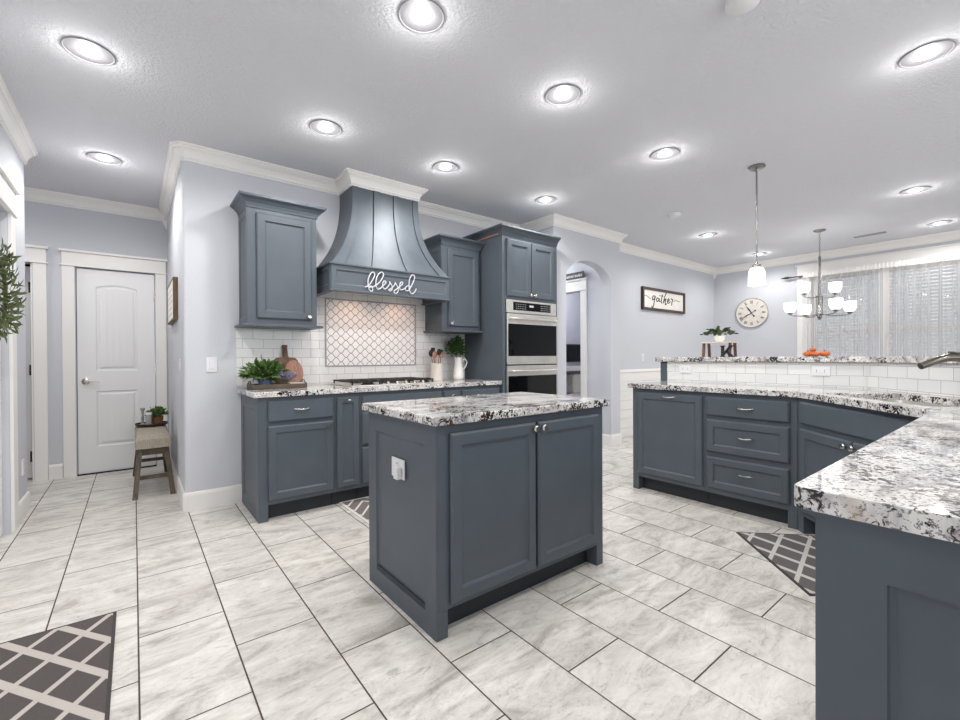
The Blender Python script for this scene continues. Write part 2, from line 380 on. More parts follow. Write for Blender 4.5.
def dup(root, loc, rotz=0, label=None):
    r = root.copy(); C.objects.link(r); r.location = loc; r.rotation_euler = (0, 0, rotz)
    if label: r['label'] = label
    for ch in list(root.children):
        c = ch.copy(); C.objects.link(c); c.parent = r
        for gch in ch.children:
            d = gch.copy(); C.objects.link(d); d.parent = c
    return r

class Fr:      # local frame: u along the face, n outward, z up
    def __init__(s, o, u, n): s.o = Vector((o[0], o[1], 0)); s.u = Vector((u[0], u[1], 0)); s.n = Vector((n[0], n[1], 0))
    def p(s, a, b, z): v = s.o+s.u*a+s.n*b; return Vector((v.x, v.y, z))
    def box(s, mb, a0, a1, b0, b1, z0, z1):
        q = [s.p(a0, b0, 0), s.p(a1, b0, 0), s.p(a1, b1, 0), s.p(a0, b1, 0)]; mb.prism([(v.x, v.y) for v in q], z0, z1); return mb
    def panel(s, mb, a0, a1, z0, z1, t=.021, st=.055, rec=.012, flat=False, b0=0, ch=.009):
        rings = [(.004, b0), (0, b0+.005), (0, b0+t-.008), (ch, b0+t)] if ch > .004 else [(0, b0), (0, b0+t-.001), (ch, b0+t)]
        if not flat: rings += [(st, b0+t), (st+.003, b0+t-rec*.5), (st+.011, b0+t-rec)]
        vs_ = []
        for i, b in rings: vs_.append([mb.bm.verts.new(s.p(x, b, z)) for x, z in ((a0+i, z0+i), (a1-i, z0+i), (a1-i, z1-i), (a0+i, z1-i))])
        for p, q in zip(vs_, vs_[1:]):
            for k in range(4): mb.bm.faces.new((p[k], p[(k+1) % 4], q[(k+1) % 4], q[k]))
        mb.bm.faces.new(vs_[-1]); mb.bm.faces.new(vs_[0][::-1]); return mb
def knob(fr, a, z, parent, b=.02):
    return MB().lathe([(.007, 0), (.007, .014), (.016, .018), (.018, .025), (.014, .033), (0, .035)], fr.p(a, b, z), fr.n, 14).build('knob', m_nickel, parent, smooth=True)
def pull(fr, a, z, parent, b=.02, L=.105, m=None):
    pts = []
    for k in range(13):
        t = k/12*2-1; pts.append(fr.p(a+t*L/2, b+.002+.026*(1-abs(t)**3.2), z+.004*(abs(t)-1)))
    return MB().tube(pts, .0055, 8, [.0075-.003*math.cos(PI*(k/12*2-1)/2) for k in range(13)]).build('pull_handle', m or m_nickel, parent, smooth=True)

def smoothpath(pts, n=4):
    out = []
    for i in range(len(pts)-1):
        p0 = pts[max(i-1, 0)]; p1 = pts[i]; p2 = pts[i+1]; p3 = pts[min(i+2, len(pts)-1)]
        for k in range(n):
            t = k/n; out.append(tuple(.5*((2*b)+(-a+c)*t+(2*a-5*b+4*c-d)*t*t+(-a+3*b-3*c+d)*t**3) for a, b, c, d in zip(p0, p1, p2, p3)))
    return out+[pts[-1]]

# ------------------------------------------------------------------ room shell
def wallbox(name, *a, m=None): return struct(MB().box(*a).build(name, m or m_wall))
struct(MB().box(-4, 8.6, -4, 8.2, -.06, 0).build('floor', m_floor))
struct(MB().box(-4, 8.6, -4, 8.2, H, H+.08).build('ceiling', m_ceil))
# left wall with a cased door opening
LX = -.648
mb = MB().box(LX-.12, LX, -3.5, 3.02, 0, H).box(LX-.12, LX, 4.20, 4.79, 0, H).box(LX-.12, LX, 3.02, 4.20, 2.12, H)
struct(mb.build('wall_left', m_wall))
wallbox('wall_hall_side', -2.6, LX-.12, 4.67, 4.79, 0, H)
wallbox('wall_hall_end', -2.72, -2.6, 4.67, 5.97, 0, H)
# hall far wall with the ajar door opening and the closed door opening
DX0, DX1 = -.445, .182
struct(MB().box(-2.6, -1.55, 5.85, 5.97, 0, H).box(-1.55, -.745, 5.85, 5.97, 2.06, H).box(-.745, DX0, 5.85, 5.97, 0, H)
       .box(DX0, DX1, 5.85, 5.97, 2.06, H).box(DX1, .294, 5.85, 5.97, 0, H).build('wall_hall_far', m_wall))
wallbox('wall_hall_right', .294, .414, 4.076, 5.97, 0, H)
# back wall with a bullnosed outer corner
cor = [(.294+.022*(1-math.cos(t*PI/8)), 3.956+.022*(1-math.sin(t*PI/8))) for t in range(5)]
struct(MB().prism(cor+[(3.83, 3.956), (3.83, 4.076), (.294, 4.076)], 0, H).build('wall_back', m_wall, smooth=True))
# arch wall
ax0, ax1, az, at = 3.955, 4.822, 2.065, 2.318
arc = [((ax0+ax1)/2-(ax1-ax0)/2*math.cos(PI*k/28), az+(at-az)*math.sin(PI*k/28)) for k in range(29)]
def archloop(y): return [(3.75, y, 0), (ax0, y, 0)]+[(x, y, z) for x, z in arc]+[(ax1, y, 0), (5.02, y, 0), (5.02, y, H), (3.75, y, H)]
mb = MB(); fl = archloop(3.40); bl_ = archloop(3.53)
# front and back as quads between the arch and the top, so the concave outline fills cleanly
def archface(y):
    mb.poly([(3.75, y, 0), (ax0, y, 0), (ax0, y, az), (ax0, y, H), (3.75, y, H)])
    mb.poly([(ax1, y, 0), (5.02, y, 0), (5.02, y, H), (ax1, y, H), (ax1, y, az)])
    for (xa, za), (xb, zb) in zip(arc, arc[1:]): mb.poly([(xa, y, za), (xb, y, zb), (xb, y, H), (xa, y, H)])
archface(3.40); archface(3.53)
for i in range(len(fl)):
    j = (i+1) % len(fl); mb.poly([fl[i], fl[j], bl_[j], bl_[i]])
bmesh.ops.remove_doubles(mb.bm, verts=mb.bm.verts, dist=1e-4)
struct(mb.build('wall_arch', m_wall))
wallbox('wall_alcove', 3.75, 3.83, 3.53, 3.956, 0, H)
wallbox('wall_passage_left', 3.83, 3.95, 3.53, 6.9, 0, H)
struct(MB().box(4.85, 4.97, 3.53, 3.90, 0, H).box(4.85, 4.97, 3.90, 4.80, 2.06, H).box(4.85, 4.97, 4.80, 7.0, 0, H).build('wall_passage_right', m_wall))
wallbox('wall_passage_end', 3.95, 4.85, 6.9, 7.0, 0, H)
wallbox('wall_right_back', 5.02, 8.35, 3.67, 3.79, 0, H)
wallbox('wall_bedroom_far', 4.97, 8.35, 6.2, 6.3, 0, H, m=m_far)
wallbox('wall_bedroom_side', 8.35, 8.47, 3.79, 7.1, 0, H, m=m_far)
# right wall with the triple window
WY0, WY1, WZ0, WZ1 = -.38, 2.27, .66, 2.40
RX = 8.35
struct(MB().box(RX, RX+.14, WY1, 3.79, 0, H).box(RX, RX+.14, -3.6, WY0, 0, H).box(RX, RX+.14, WY0, WY1, 0, WZ0).box(RX, RX+.14, WY0, WY1, WZ1, H).build('wall_right', m_wall))
# rear wall behind the viewer, broad glazed opening
struct(MB().box(LX-.12, .1, -3.62, -3.5, 0, H).box(5.9, 8.49, -3.62, -3.5, 0, H).box(.1, 5.9, -3.62, -3.5, 2.55, H).box(.1, 5.9, -3.62, -3.5, 0, .42).build('wall_rear', m_wall))
mb = MB()
for x in (.1, 1.99, 3.94, 5.82): mb.box(x, x+.08, -3.6, -3.52, .42, 2.55)
mb.box(.1, 5.9, -3.6, -3.52, .42, .5).box(.1, 5.9, -3.6, -3.52, 2.47, 2.55).box(.1, 5.9, -3.59, -3.53, 1.45, 1.51)
struct(mb.build('window_4', m_trim))

# swept mouldings
def sweep(path, prof, zb, mb=None):
    mb = mb or MB(); P = [Vector(p) for p in path]; rings = []
    for i, p in enumerate(P):
        ds = []
        if i > 0: ds.append((P[i]-P[i-1]).normalized())
        if i < len(P)-1: ds.append((P[i+1]-P[i]).normalized())
        ns = [Vector((d.y, -d.x)) for d in ds]
        nn = ns[0] if len(ns) == 1 else (ns[0]+ns[1])/(1+ns[0].dot(ns[1]))
        rings.append([mb.bm.verts.new((p.x+nn.x*o, p.y+nn.y*o, zb+z)) for o, z in prof])
    for a, b in zip(rings, rings[1:]):
        for k in range(len(prof)): j = (k+1) % len(prof); mb.bm.faces.new((a[k], a[j], b[j], b[k]))
    mb.bm.faces.new(rings[0]); mb.bm.faces.new(rings[-1][::-1]); return mb
CROWN = [(0, -.110), (.011, -.110), (.013, -.103), (.011, -.097), (.020, -.095), (.021, -.088), (.017, -.084), (.024, -.068), (.037, -.046), (.052, -.034), (.050, -.029), (.060, -.028), (.067, -.020), (.065, -.014), (.077, -.012), (.077, 0), (0, 0)]
BASE = [(0, 0), (.014, 0), (.014, .118), (.010, .134), (.004, .142), (0, .142)]
struct(sweep([(-2.6, 5.85), (.294, 5.85), (.294, 3.975), (.313, 3.956), (1.49, 3.956), (1.49, 3.66), (2.13, 3.66), (2.13, 3.956), (3.75, 3.956), (3.75, 3.40), (5.02, 3.40), (5.02, 3.67), (RX, 3.67), (RX, -3.5)], CROWN, H).build('trim_1', m_trim))
struct(sweep([(LX, -3.5), (LX, 4.79)], CROWN, H).build('trim_2', m_trim))
struct(sweep([(LX, 4.35), (LX, 4.79), (-2.6, 4.79)], BASE, 0).build('baseboard_left', m_trim))
struct(sweep([(LX, -3.5), (LX, 2.87)], BASE, 0).build('baseboard_near_left', m_trim))
struct(sweep([(-.645, 5.85), (-.548, 5.85)], BASE, 0).build('baseboard_hall_far', m_trim))
struct(sweep([(.294, 5.83), (.294, 3.975), (.313, 3.956), (.68, 3.956)], BASE, 0).build('baseboard_back', m_trim))
struct(sweep([(3.75, 3.40), (ax0, 3.40), (ax0, 3.53)], BASE, 0).build('baseboard_arch_left', m_trim))
struct(sweep([(ax1, 3.53), (ax1, 3.40), (5.02, 3.40), (5.02, 3.67)], BASE, 0).build('baseboard_arch_right', m_trim))
struct(sweep([(4.85, 4.93), (4.85, 6.9)][::-1], BASE, 0).build('baseboard_passage', m_trim))
# tapered corner drops under the crown
def drop(x, y, dx, dy):
    mb = MB(); z1, z0 = H-.10, H-.19
    a = [mb.bm.verts.new(p) for p in ((x, y, z1), (x+dx*.05, y, z1), (x+dx*.03, y+dy*.03, z1), (x, y+dy*.05, z1))]; b = [mb.bm.verts.new(p) for p in ((x, y, z0), (x+dx*.010, y, z0), (x+dx*.008, y+dy*.008, z0), (x, y+dy*.010, z0))]
    for k in range(4): mb.bm.faces.new((a[k], a[(k+1) % 4], b[(k+1) % 4], b[k]))
    mb.bm.faces.new(a); mb.bm.faces.new(b[::-1]); return mb
struct(drop(.2935, 5.8495, -1, -1).build('trim_12', m_trim)); struct(drop(RX-.0005, 3.6695, -1, -1).build('trim_13', m_trim))
# horizontal board wainscot and chair rail in the breakfast area
mb = MB(); z = .0
while z < .90:
    mb.box(5.02, RX, 3.652, 3.67, z+.003, min(z+.128, .93)); z += .131
mb.box(5.02, RX, 3.66, 3.67, 0, .93); sweep([(5.02, 3.67), (RX, 3.67)], [(0, 0), (.022, 0), (.030, .012), (.030, .022), (.018, .034), (.014, .05), (0, .05)], .915, mb)
struct(mb.build('trim_3', m_trim))
mb = MB(); z = .0
while z < .90:
    mb.box(RX-.018, RX, -3.5, 3.652, z+.003, min(z+.128, .66 if False else .93)) if False else None
    for ya, yb, zt in ((2.40, 3.652, .93), (-3.5, -.50, .93), (-.50, 2.40, .62)):
        if z < zt-.02: mb.box(RX-.018, RX, ya, yb, z+.003, min(z+.128, zt))
    z += .131
struct(mb.build('trim_4', m_trim))

# ------------------------------------------------------------------ doors and casings
def casing_head(mb, fr, a0, a1, zt=2.06, hh=.155, leg=.092, b=0):
    fr.box(mb, a0, a0+leg, b, b+.018, 0, zt); fr.box(mb, a1-leg, a1, b, b+.018, 0, zt)
    fr.box(mb, a0-.012, a1+.012, b, b+.030, zt, zt+.014)
    fr.box(mb, a0, a1, b, b+.022, zt+.014, zt+hh-.018)
    fr.box(mb, a0-.018, a1+.018, b, b+.042, zt+hh-.018, zt+hh+.004)
    return mb
frH = Fr((0, 5.85), (1, 0), (0, -1))
struct(casing_head(MB(), frH, DX0-.098, DX1+.098).build('trim_5', m_trim, bevel=.002))
struct(casing_head(MB(), frH, -1.65, -.648).build('trim_6', m_trim, bevel=.002))
# closed door
mb = MB(); W0, W1 = DX0+.008, DX1-.008; y0 = 5.862
def arched_panel(mb, x0, x1, z0, z1, rise, y, d=.010):
    n = 12; top = [(x0+(x1-x0)*k/n, z1+rise*(1-(2*k/n-1)**2)) for k in range(n+1)]
    lp = [(x0, z0), (x1, z0)]+top[::-1]
    cx, cz = (x0+x1)/2, (z0+z1)/2
    def ring(i, yy):
        out = []
        for x, z in lp: out.append(mb.bm.verts.new((x+(i if x < cx else -i) * min(1, abs(x-cx)/((x1-x0)/2)), yy, z+(i if z < cz else -i))))
        return out
    rs = [ring(0, y), ring(.012, y+d), ring(.026, y+d), ring(.036, y+d-.006)]
    for a, b in zip(rs, rs[1:]):
        for k in range(len(a)): j = (k+1) % len(a); mb.bm.faces.new((a[k], a[j], b[j], b[k]))
    mb.bm.faces.new(rs[-1]); return lp
# slab face around the two panels
px0, px1 = -.300, .034
la = arched_panel(mb, px0, px1, 1.03, 1.875, .030, y0); lb = arched_panel(mb, px0, px1, .27, .83, 0, y0)
V = lambda x, z: (x, y0, z)
mb.poly([V(W0, .012), V(px0, .012), V(px0, 2.05), V(W0, 2.05)]); mb.poly([V(px1, .012), V(W1, .012), V(W1, 2.05), V(px1, 2.05)])
mb.poly([V(px0, .012), V(px1, .012), V(px1, .27), V(px0, .27)]); mb.poly([V(px0, .83), V(px1, .83), V(px1, 1.03), V(px0, 1.03)])
tops = [(px0+(px1-px0)*k/12, 1.875+.030*(1-(2*k/12-1)**2)) for k in range(13)]
for (xa, za), (xb, zb) in zip(tops, tops[1:]): mb.poly([V(xa, za), V(xb, zb), V(xb, 2.05), V(xa, 2.05)])
mb.box(W0, W1, 5.885, 5.9, .012, 2.05)
for x0_, x1_, y0_, y1_ in ((W0, W0+.0, 0, 0),): pass
mb.poly([(W0, y0, .012), (W0, 5.9, .012), (W0, 5.9, 2.05), (W0, y0, 2.05)]); mb.poly([(W1, y0, .012), (W1, 5.9, .012), (W1, 5.9, 2.05), (W1, y0, 2.05)])
for k in range(5):      # beadboard strips with grooves between them
    w5 = (px1-px0-.084)/5; xx = px0+.042+w5*k
    for za, zb in ((1.078, 1.862), (.318, .784)): mb.box(xx+.006, xx+w5-.006, y0-.005, y0+.0045, za, zb)
d1 = struct(mb.build('door_1', m_doorw))
dh = MB().lathe([(.032, 0), (.032, .006), (.012, .012), (.012, .045), (0, .046)], (-.378, y0, .93), (0, -1, 0), 20).build('door_handle', m_nickel, d1, smooth=True)
MB().tube([(-.385, y0-.045, .93), (-.35, y0-.048, .934), (-.31, y0-.046, .928), (-.275, y0-.044, .920)], .009, 8, [.012, .010, .008, .007]).build('lever', m_nickel, dh, smooth=True)
for z in (.25, 1.05, 1.82): MB().box(W1-.004, W1+.008, 5.846, 5.862, z-.045, z+.045).build('hinge', m_rod if z < 1 else m_nickel, d1)
struct(MB().box(DX0, DX1, 5.846, 5.90, 0, .012).build('door_gap_shade', m_opening_shade))  # dark strip filling the gap under the door, painted as shade
# ajar door: jamb, leaf swung into the dark room
struct(MB().box(-.757, -.745, 5.85, 5.97, 0, 2.06).box(-1.55, -1.538, 5.85, 5.97, 0, 2.06).build('trim_8', m_trim))
frd = Fr((-.775, 5.985), (-.10, .995), (-.995, -.10))
mb = MB(); frd.box(mb, 0, .76, 0, .035, .012, 2.04); frd.panel(mb, 0, .76, .012, 2.04, .004, .11, .003, b0=.035); d2 = struct(mb.build('door_2', m_doorw))
for z in (.22, 1.05, 1.84): MB().box(-.785, -.757, 5.955, 5.985, z-.05, z+.05).build('hinge', m_rod, d2)
wallbox('wall_closet', -2.6, -.2, 7.6, 7.7, 0, H, m=m_opening_shade)  # closet walls painted near black for the darkness beyond the ajar door
wallbox('wall_closet_side', -.5, -.44, 5.97, 7.6, 0, H, m=m_opening_shade)
wallbox('wall_closet_left', -2.7, -2.6, 5.97, 7.7, 0, H, m=m_opening_shade)
# left wall door with casing
frL = Fr((LX, 0), (0, 1), (1, 0))
struct(casing_head(MB(), frL, 2.88, 4.34, 2.12, .18, .13).build('trim_9', m_trim, bevel=.002))
mb = MB(); mb.box(LX-.075, LX-.04, 3.03, 4.19, .012, 2.11)
frL2 = Fr((LX-.04, 0), (0, 1), (1, 0))
frL2.panel(mb, 3.03, 4.19, .012, 2.11, .006, .12, .005); frL2.panel(mb, 3.17, 4.05, 1.05, 1.95, .010, .03, .006); frL2.panel(mb, 3.17, 4.05, .25, .85, .010, .03, .006)
d3 = struct(mb.build('door_3', m_doorw))
MB().lathe([(.026, 0), (.026, .006), (.010, .010), (.010, .035), (.027, .055), (0, .07)], (LX-.034, 3.12, .95), (1, 0, 0), 18).build('door_knob', m_nickel, d3, smooth=True)
# passage doorway casing behind the arch
frP = Fr((4.85, 0), (0, 1), (-1, 0))
struct(casing_head(MB(), frP, 3.80, 4.92, 2.06, .16, .10).build('trim_10', m_trim, bevel=.002))
t = thing('small_sign', 'small black sign with white lettering leaning on door header inside archway', 'sign', (4.83, 3.98, 2.224))
MB().box(4.80, 4.815, 3.82, 4.17, 2.228, 2.315).build('sign_board', m_blackp, t)
mb = MB(); yy = 4.15
random.seed(4)
while yy > 3.85:
    wl = random.uniform(.006, .014); mb.box(4.7985, 4.8, yy-wl, yy, 2.252+random.uniform(-.004, .004), 2.252+random.uniform(.018, .036)); yy -= wl+random.choice((.004, .004, .005, .02))
MB_l = mb.build('lettering', m_signwhite, t)

# what shows of the room beyond the passage
t = thing('television', 'black television mounted above white cabinet in room beyond archway', 'television', (7.4, 6.17, 1.0))
MB().box(6.7, 8.1, 6.14, 6.195, 1.04, 1.42).build('screen_frame', m_blackp, t); MB().box(6.73, 8.07, 6.132, 6.14, 1.065, 1.395).build('screen', m_glassblk, t)
t = thing('media_cabinet', 'white cabinet with open shelf against far wall in room beyond archway', 'cabinet', (7.4, 6.0, 0))
mb = MB().box(6.5, 8.3, 5.78, 6.195, .87, .96).box(6.5, 6.56, 5.78, 6.195, 0, .87).box(8.24, 8.3, 5.78, 6.195, 0, .87).box(6.56, 8.24, 5.78, 6.16, .34, .40).box(6.56, 8.24, 6.16, 6.195, 0, .87)
mb.build('cabinet_frame', m_trim, t)
for k, x in enumerate((6.62, 7.02, 7.42, 7.82)):
    o = MB().box(x, x+.37, 5.83, 6.12, .402, .80).build('folded_blanket', m_cream if k % 2 else m_grey, None, bevel=.05)
    tag(o, ('leftmost', 'second', 'third', 'rightmost')[k]+' of the folded blankets on white cabinet shelf beyond archway', 'blanket', 'blankets on the far cabinet')

# ------------------------------------------------------------------ breakfast windows
segs = [(1.41, 2.15), (.555, 1.295), (-.30, .44)]
for k, (a, b) in enumerate(segs):
    mb = MB()
    mb.box(RX+.02, RX+.09, a-.06, a, WZ0, WZ1).box(RX+.02, RX+.09, b, b+.06, WZ0, WZ1)
    mb.box(RX+.02, RX+.09, a, b, WZ1-.07, WZ1).box(RX+.02, RX+.09, a, b, WZ0, WZ0+.06).box(RX+.01, RX+.09, a, b, 1.49, 1.555)
    wn = struct(mb.build('window_%d' % (k+1), m_trim, bevel=.002))
    MB().box(RX+.055, RX+.059, a, b, WZ0+.05, WZ1-.06).build('pane', None or simple('window_glass_%d' % k, (1, 1, 1, 1), .0), wn)
    gm = wn.children[0].data.materials[0]; bs = gm.node_tree.nodes['Principled BSDF']; nt = gm.node_tree
    tr = node(nt, 'ShaderNodeBsdfTransparent'); gl = node(nt, 'ShaderNodeBsdfGlossy'); gl.inputs['Roughness'].default_value = .02
    mx = node(nt, 'ShaderNodeMixShader'); mx.inputs[0].default_value = .06; nt.links.new(tr.outputs[0], mx.inputs[1]); nt.links.new(gl.outputs[0], mx.inputs[2]); nt.links.new(mx.outputs[0], nt.nodes['Material Output'].inputs[0])
mb = MB()
mb.box(RX-.02, RX, 2.20, 2.385, .60, 2.40).box(RX-.02, RX, -.50, -.34, .60, 2.40)
mb.box(RX-.02, RX, 1.295, 1.41, .66, 2.40).box(RX-.02, RX, .44, .555, .66, 2.40)
mb.box(RX-.026, RX, -.50, 2.385, 2.40, 2.565).box(RX-.045, RX, -.52, 2.405, 2.565, 2.585).box(RX-.035, RX, -.51, 2.395, 2.395, 2.41)
mb.box(RX-.05, RX+.02, -.52, 2.40, .625, .665)
struct(mb.build('trim_11', m_trim, bevel=.002))
for k, (a, b) in enumerate(segs):
    t = thing('window_blind', 'white horizontal slat blind behind sheer curtain in the %s breakfast window' % ('left', 'middle', 'right')[k], 'blind', (RX+.01, (a+b)/2, WZ0+.1), 'breakfast window blinds')
    MB().box(RX-.006, RX+.014, a-.02, b+.02, 2.33, 2.385).build('headrail', m_blind, t)
    mb = MB(); z = 2.315; tilt = .55
    while z > .72:
        dx, dz = .021*math.cos(tilt), .021*math.sin(tilt)
        mb.ext([(RX-.0-dx+.0, a, z-dz), (RX+dx, a, z+dz), (RX+dx, a, z+dz+.0025), (RX-dx, a, z-dz+.0025)], (0, b-a, 0)); z -= .046
    o = mb.build('slats', m_blind, t); o.location.x = -.0
for k, (ya, yb) in enumerate(((2.29, .951), (.949, -.44))):
    mb = MB(); n = 260; x0 = RX-.105; random.seed(11+k)
    ph = [random.uniform(0, 6) for _ in range(4)]; rows = []
    for i in range(n+1):
        y = ya+(yb-ya)*i/n; f1 = math.sin(y*44+ph[0]+1.3*math.sin(y*7+ph[1])); f2 = math.sin(y*83+ph[2])
        r = []
        for z, amp in ((2.372, .3), (2.36, .4), (2.34, .5), (2.2, 1), (1.4, 1.15), (.10, 1.3)):
            r.append(mb.bm.verts.new((x0+amp*(.030*f1+.008*f2), y, z)))
        rows.append(r)
    for p, q in zip(rows, rows[1:]):
        for j in range(5): mb.bm.faces.new((p[j], p[j+1], q[j+1], q[j]))
    cu = mb.build('sheer_curtain', m_sheer, None, smooth='all', recalc=False)
    mh = MB(); hr = []
    for i in range(n+1):
        y = ya+(yb-ya)*i/n; q = .010*math.sin(y*150+ph[3])+.005*math.sin(y*330)
        hr.append([mh.bm.verts.new((RX-.091+q*.25-(.002 if j in (1, 2) else 0), y, z+(q*.6 if j == 0 else 0))) for j, z in enumerate((2.445, 2.412, 2.390, 2.368))])
    for p, q in zip(hr, hr[1:]):
        for j in range(3): mh.bm.faces.new((p[j], p[j+1], q[j+1], q[j]))
    mh.build('curtain_header', m_trim, cu, smooth='all', recalc=False)
    tag(cu, ('left of the two sheer white gathered curtain panels on the breakfast window rod', 'right-hand sheer white gathered curtain panel, cut by the photo edge')[k], 'curtain', 'sheer curtains')
t = thing('curtain_rod', 'black curtain rod with spear finial above breakfast window', 'curtain rod', (RX-.088, .9, 2.40))
MB().cyl((RX-.075, -.62, 2.402), (0, 1, 0), .010, 3.07, 10).build('rod', m_rod, t, smooth=True)
MB().lathe([(.010, 0), (.018, .01), (.010, .02), (.022, .05), (.018, .08), (.004, .14), (0, .145)], (RX-.075, 2.45, 2.402), (0, 1, 0), 12).build('finial', m_rod, t, smooth=True)
MB().box(RX-.10, RX, 2.33, 2.345, 2.385, 2.40).build('bracket', m_rod, t)

# ------------------------------------------------------------------ base cabinets
def cabinet(name, label, fr, w, depth, items, z0=.115, toe=.07, legs=(True, True), cat='cabinet', group=None, cut=None, ins=(0, 0)):
    c = fr.p(w/2, -depth/2, 0); t = thing(name, label, cat, (c.x, c.y, 0), group)
    if cut: cut(t)
    else: fr.box(MB(), ins[0], w-ins[1], -depth, 0, z0, .876).build('carcass', m_cab, t, bevel=.0015)
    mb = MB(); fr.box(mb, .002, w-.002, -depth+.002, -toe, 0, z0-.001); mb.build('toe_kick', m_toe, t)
    for on, a in zip(legs, (0, w-.055)):
        if on: mb = MB(); fr.box(mb, a, a+.055, -toe+.001, 0, 0, z0-.0005); mb.build('leg', m_cab, t, bevel=.0015)
    for it in items:
        kind, a0, a1, zz0, zz1 = it[:5]; hd = it[5] if len(it) > 5 else None
        mb = MB(); fr.panel(mb, a0, a1, zz0, zz1, flat=(kind == 'drawer'), st=(.05 if a1-a0 > .25 else .042), b0=.0005)
        d = mb.build('door' if kind == 'door' else 'drawer', m_cab, t)
        if hd and hd[0] == 'k': knob(fr, hd[1], hd[2], d)
        if hd and hd[0] == 'p': pull(fr, hd[1], hd[2], d, m=hd[3] if len(hd) > 3 else None)
    return t
frB = Fr((.68, 3.351), (1, 0), (0, -1)); bd = 3.956-3.351-.002
def fx(x): return x-.68
def sub(fr, a): q = fr.p(a, 0, 0); return Fr((q.x, q.y), (fr.u.x, fr.u.y), (fr.n.x, fr.n.y))
def bc(name, label, x0, x1, items, legs=(False, False)):
    f = Fr((x0, 3.351), (1, 0), (0, -1))
    its = [(k, a-x0, b-x0, c, d)+(((h[0], h[1]-x0)+tuple(h[2:]),) if h else ()) for k, a, b, c, d, h in its_in(items)]
    return cabinet(name, label, f, x1-x0-.001, bd, its, legs=legs)
def its_in(items): return [(i[0], i[1], i[2], i[3], i[4], i[5] if len(i) > 5 else None) for i in items]
t = bc('base_cabinet', 'slate blue base cabinet with one drawer over one door at left end of range wall', .68, 1.21,
       [('drawer', .736, 1.196, .700, .845, ('p', .966, .782)), ('door', .736, 1.196, .145, .672, ('k', 1.168, .640))], legs=(True, False))
frE = Fr((.68, 3.954), (0, -1), (-1, 0)); mb = MB(); frE.panel(mb, 0, .603, 0, .876, t=.008, st=.085, rec=.006, b0=0, ch=.001); mb.build('end_panel', m_cab, t)
bc('pull_out_cabinet', 'narrow tall single-door pull-out cabinet left of the cooktop', 1.21, 1.415, [('door', 1.225, 1.400, .145, .845, ('k', 1.3125, .815))])
bc('drawer_cabinet', 'wide base cabinet of stacked drawers below the cooktop', 1.415, 2.195,
   [('drawer', 1.428, 2.180, .735, .845), ('drawer', 1.428, 2.180, .455, .715, ('p', 1.80, .59)), ('drawer', 1.428, 2.180, .145, .435, ('p', 1.80, .30))])
bc('pull_out_cabinet', 'narrow cabinet with small knobbed drawer right of the cooktop', 2.195, 2.397, [('drawer', 2.208, 2.384, .735, .845, ('k', 2.296, .800)), ('door', 2.208, 2.384, .145, .715, ('k', 2.36, .68))])
bc('base_cabinet', 'base cabinet with wide drawer against the tall oven cabinet', 2.397, 2.893, [('drawer', 2.410, 2.86, .735, .845, ('p', 2.635, .79)), ('door', 2.410, 2.86, .145, .715, ('k', 2.44, .68))])
# back countertop
o = MB().slab([(.640, 3.318), (2.893, 3.318), (2.893, 3.955), (.640, 3.955)], [], .877, .915).build('countertop', m_granite, None, bevel=.005)
tag(o, 'speckled grey granite countertop along the range wall under the hood', 'countertop')

# backsplash: subway tile, arabesque inset, pencil frame
t = thing('backsplash', 'white subway tile backsplash with framed arabesque tile inset behind the cooktop', 'backsplash', (1.77, 3.95, .916))
MB().box(.640, 1.345, 3.949, 3.9555, .916, 1.395).box(1.345, 2.272, 3.949, 3.9555, .916, 1.070).box(1.345, 2.272, 3.949, 3.9555, 1.69, 2.0).box(2.272, 2.893, 3.949, 3.9555, .916, 1.41).box(1.19, 1.345, 3.949, 3.9555, 1.395, 2.0).box(2.272, 2.39, 3.949, 3.9555, 1.41, 2.0).build('subway_tile', m_subX, t)
MB().box(1.357, 2.260, 3.949, 3.9555, 1.082, 1.678).build('arabesque_tile', m_arab, t)
mb = MB()
for a in ((1.345, 2.272, 1.070, 1.082), (1.345, 2.272, 1.678, 1.690), (1.345, 1.357, 1.082, 1.678), (2.260, 2.272, 1.082, 1.678)): mb.box(a[0], a[1], 3.944, 3.9555, a[2], a[3])
mb.build('pencil_frame', simple('pencil_tile', srgb(150, 148, 150), .3), t)

# ------------------------------------------------------------------ wall cabinets
CABCROWN = [(0, 0), (.006, 0), (.010, .015), (.020, .035), (.040, .055), (.058, .066), (.064, .072), (.064, .086), (0, .086)]
def wallcab(label, x0, x1, yf, z0, z1, door, kn, crown_path, over=.030):
    t = thing('upper_cabinet', label, 'cabinet', ((x0+x1)/2, 3.9, z0))
    MB().box(x0, x1, yf, 3.954, z0, z1).build('carcass', m_cab, t, bevel=.0015)
    f = Fr((0, yf), (1, 0), (0, -1)); mb = MB(); f.panel(mb, *door, b0=.0005); d = mb.build('door', m_cab, t); knob(f, kn[0], kn[1], d)
    fl = Fr((x0, 3.954), (0, -1), (-1, 0)); mb = MB(); fl.panel(mb, 0.001, 3.954-yf-.001, z0+.001, z1-.001, t=.006, st=.05, rec=.005, ch=.001); mb.build('side_panel', m_cab, t)
    sweep(crown_path, CABCROWN, z1).build('crown', m_cab, t)
    return t
t = wallcab('slate blue wall cabinet standing alone left of the range hood', .67, 1.174, 3.635, 1.41, 2.278, (.728, 1.130, 1.452, 2.245), (1.104, 1.478),
        [(1.174, 3.954), (1.174, 3.635), (.67, 3.635), (.67, 3.954)][::-1])
MB().prism([(.63, 3.954), (.63, 3.60), (.655, 3.60), (1.215, 3.60), (1.215, 3.954)], 1.392, 1.41).build('light_rail', m_cab, t, bevel=.003)
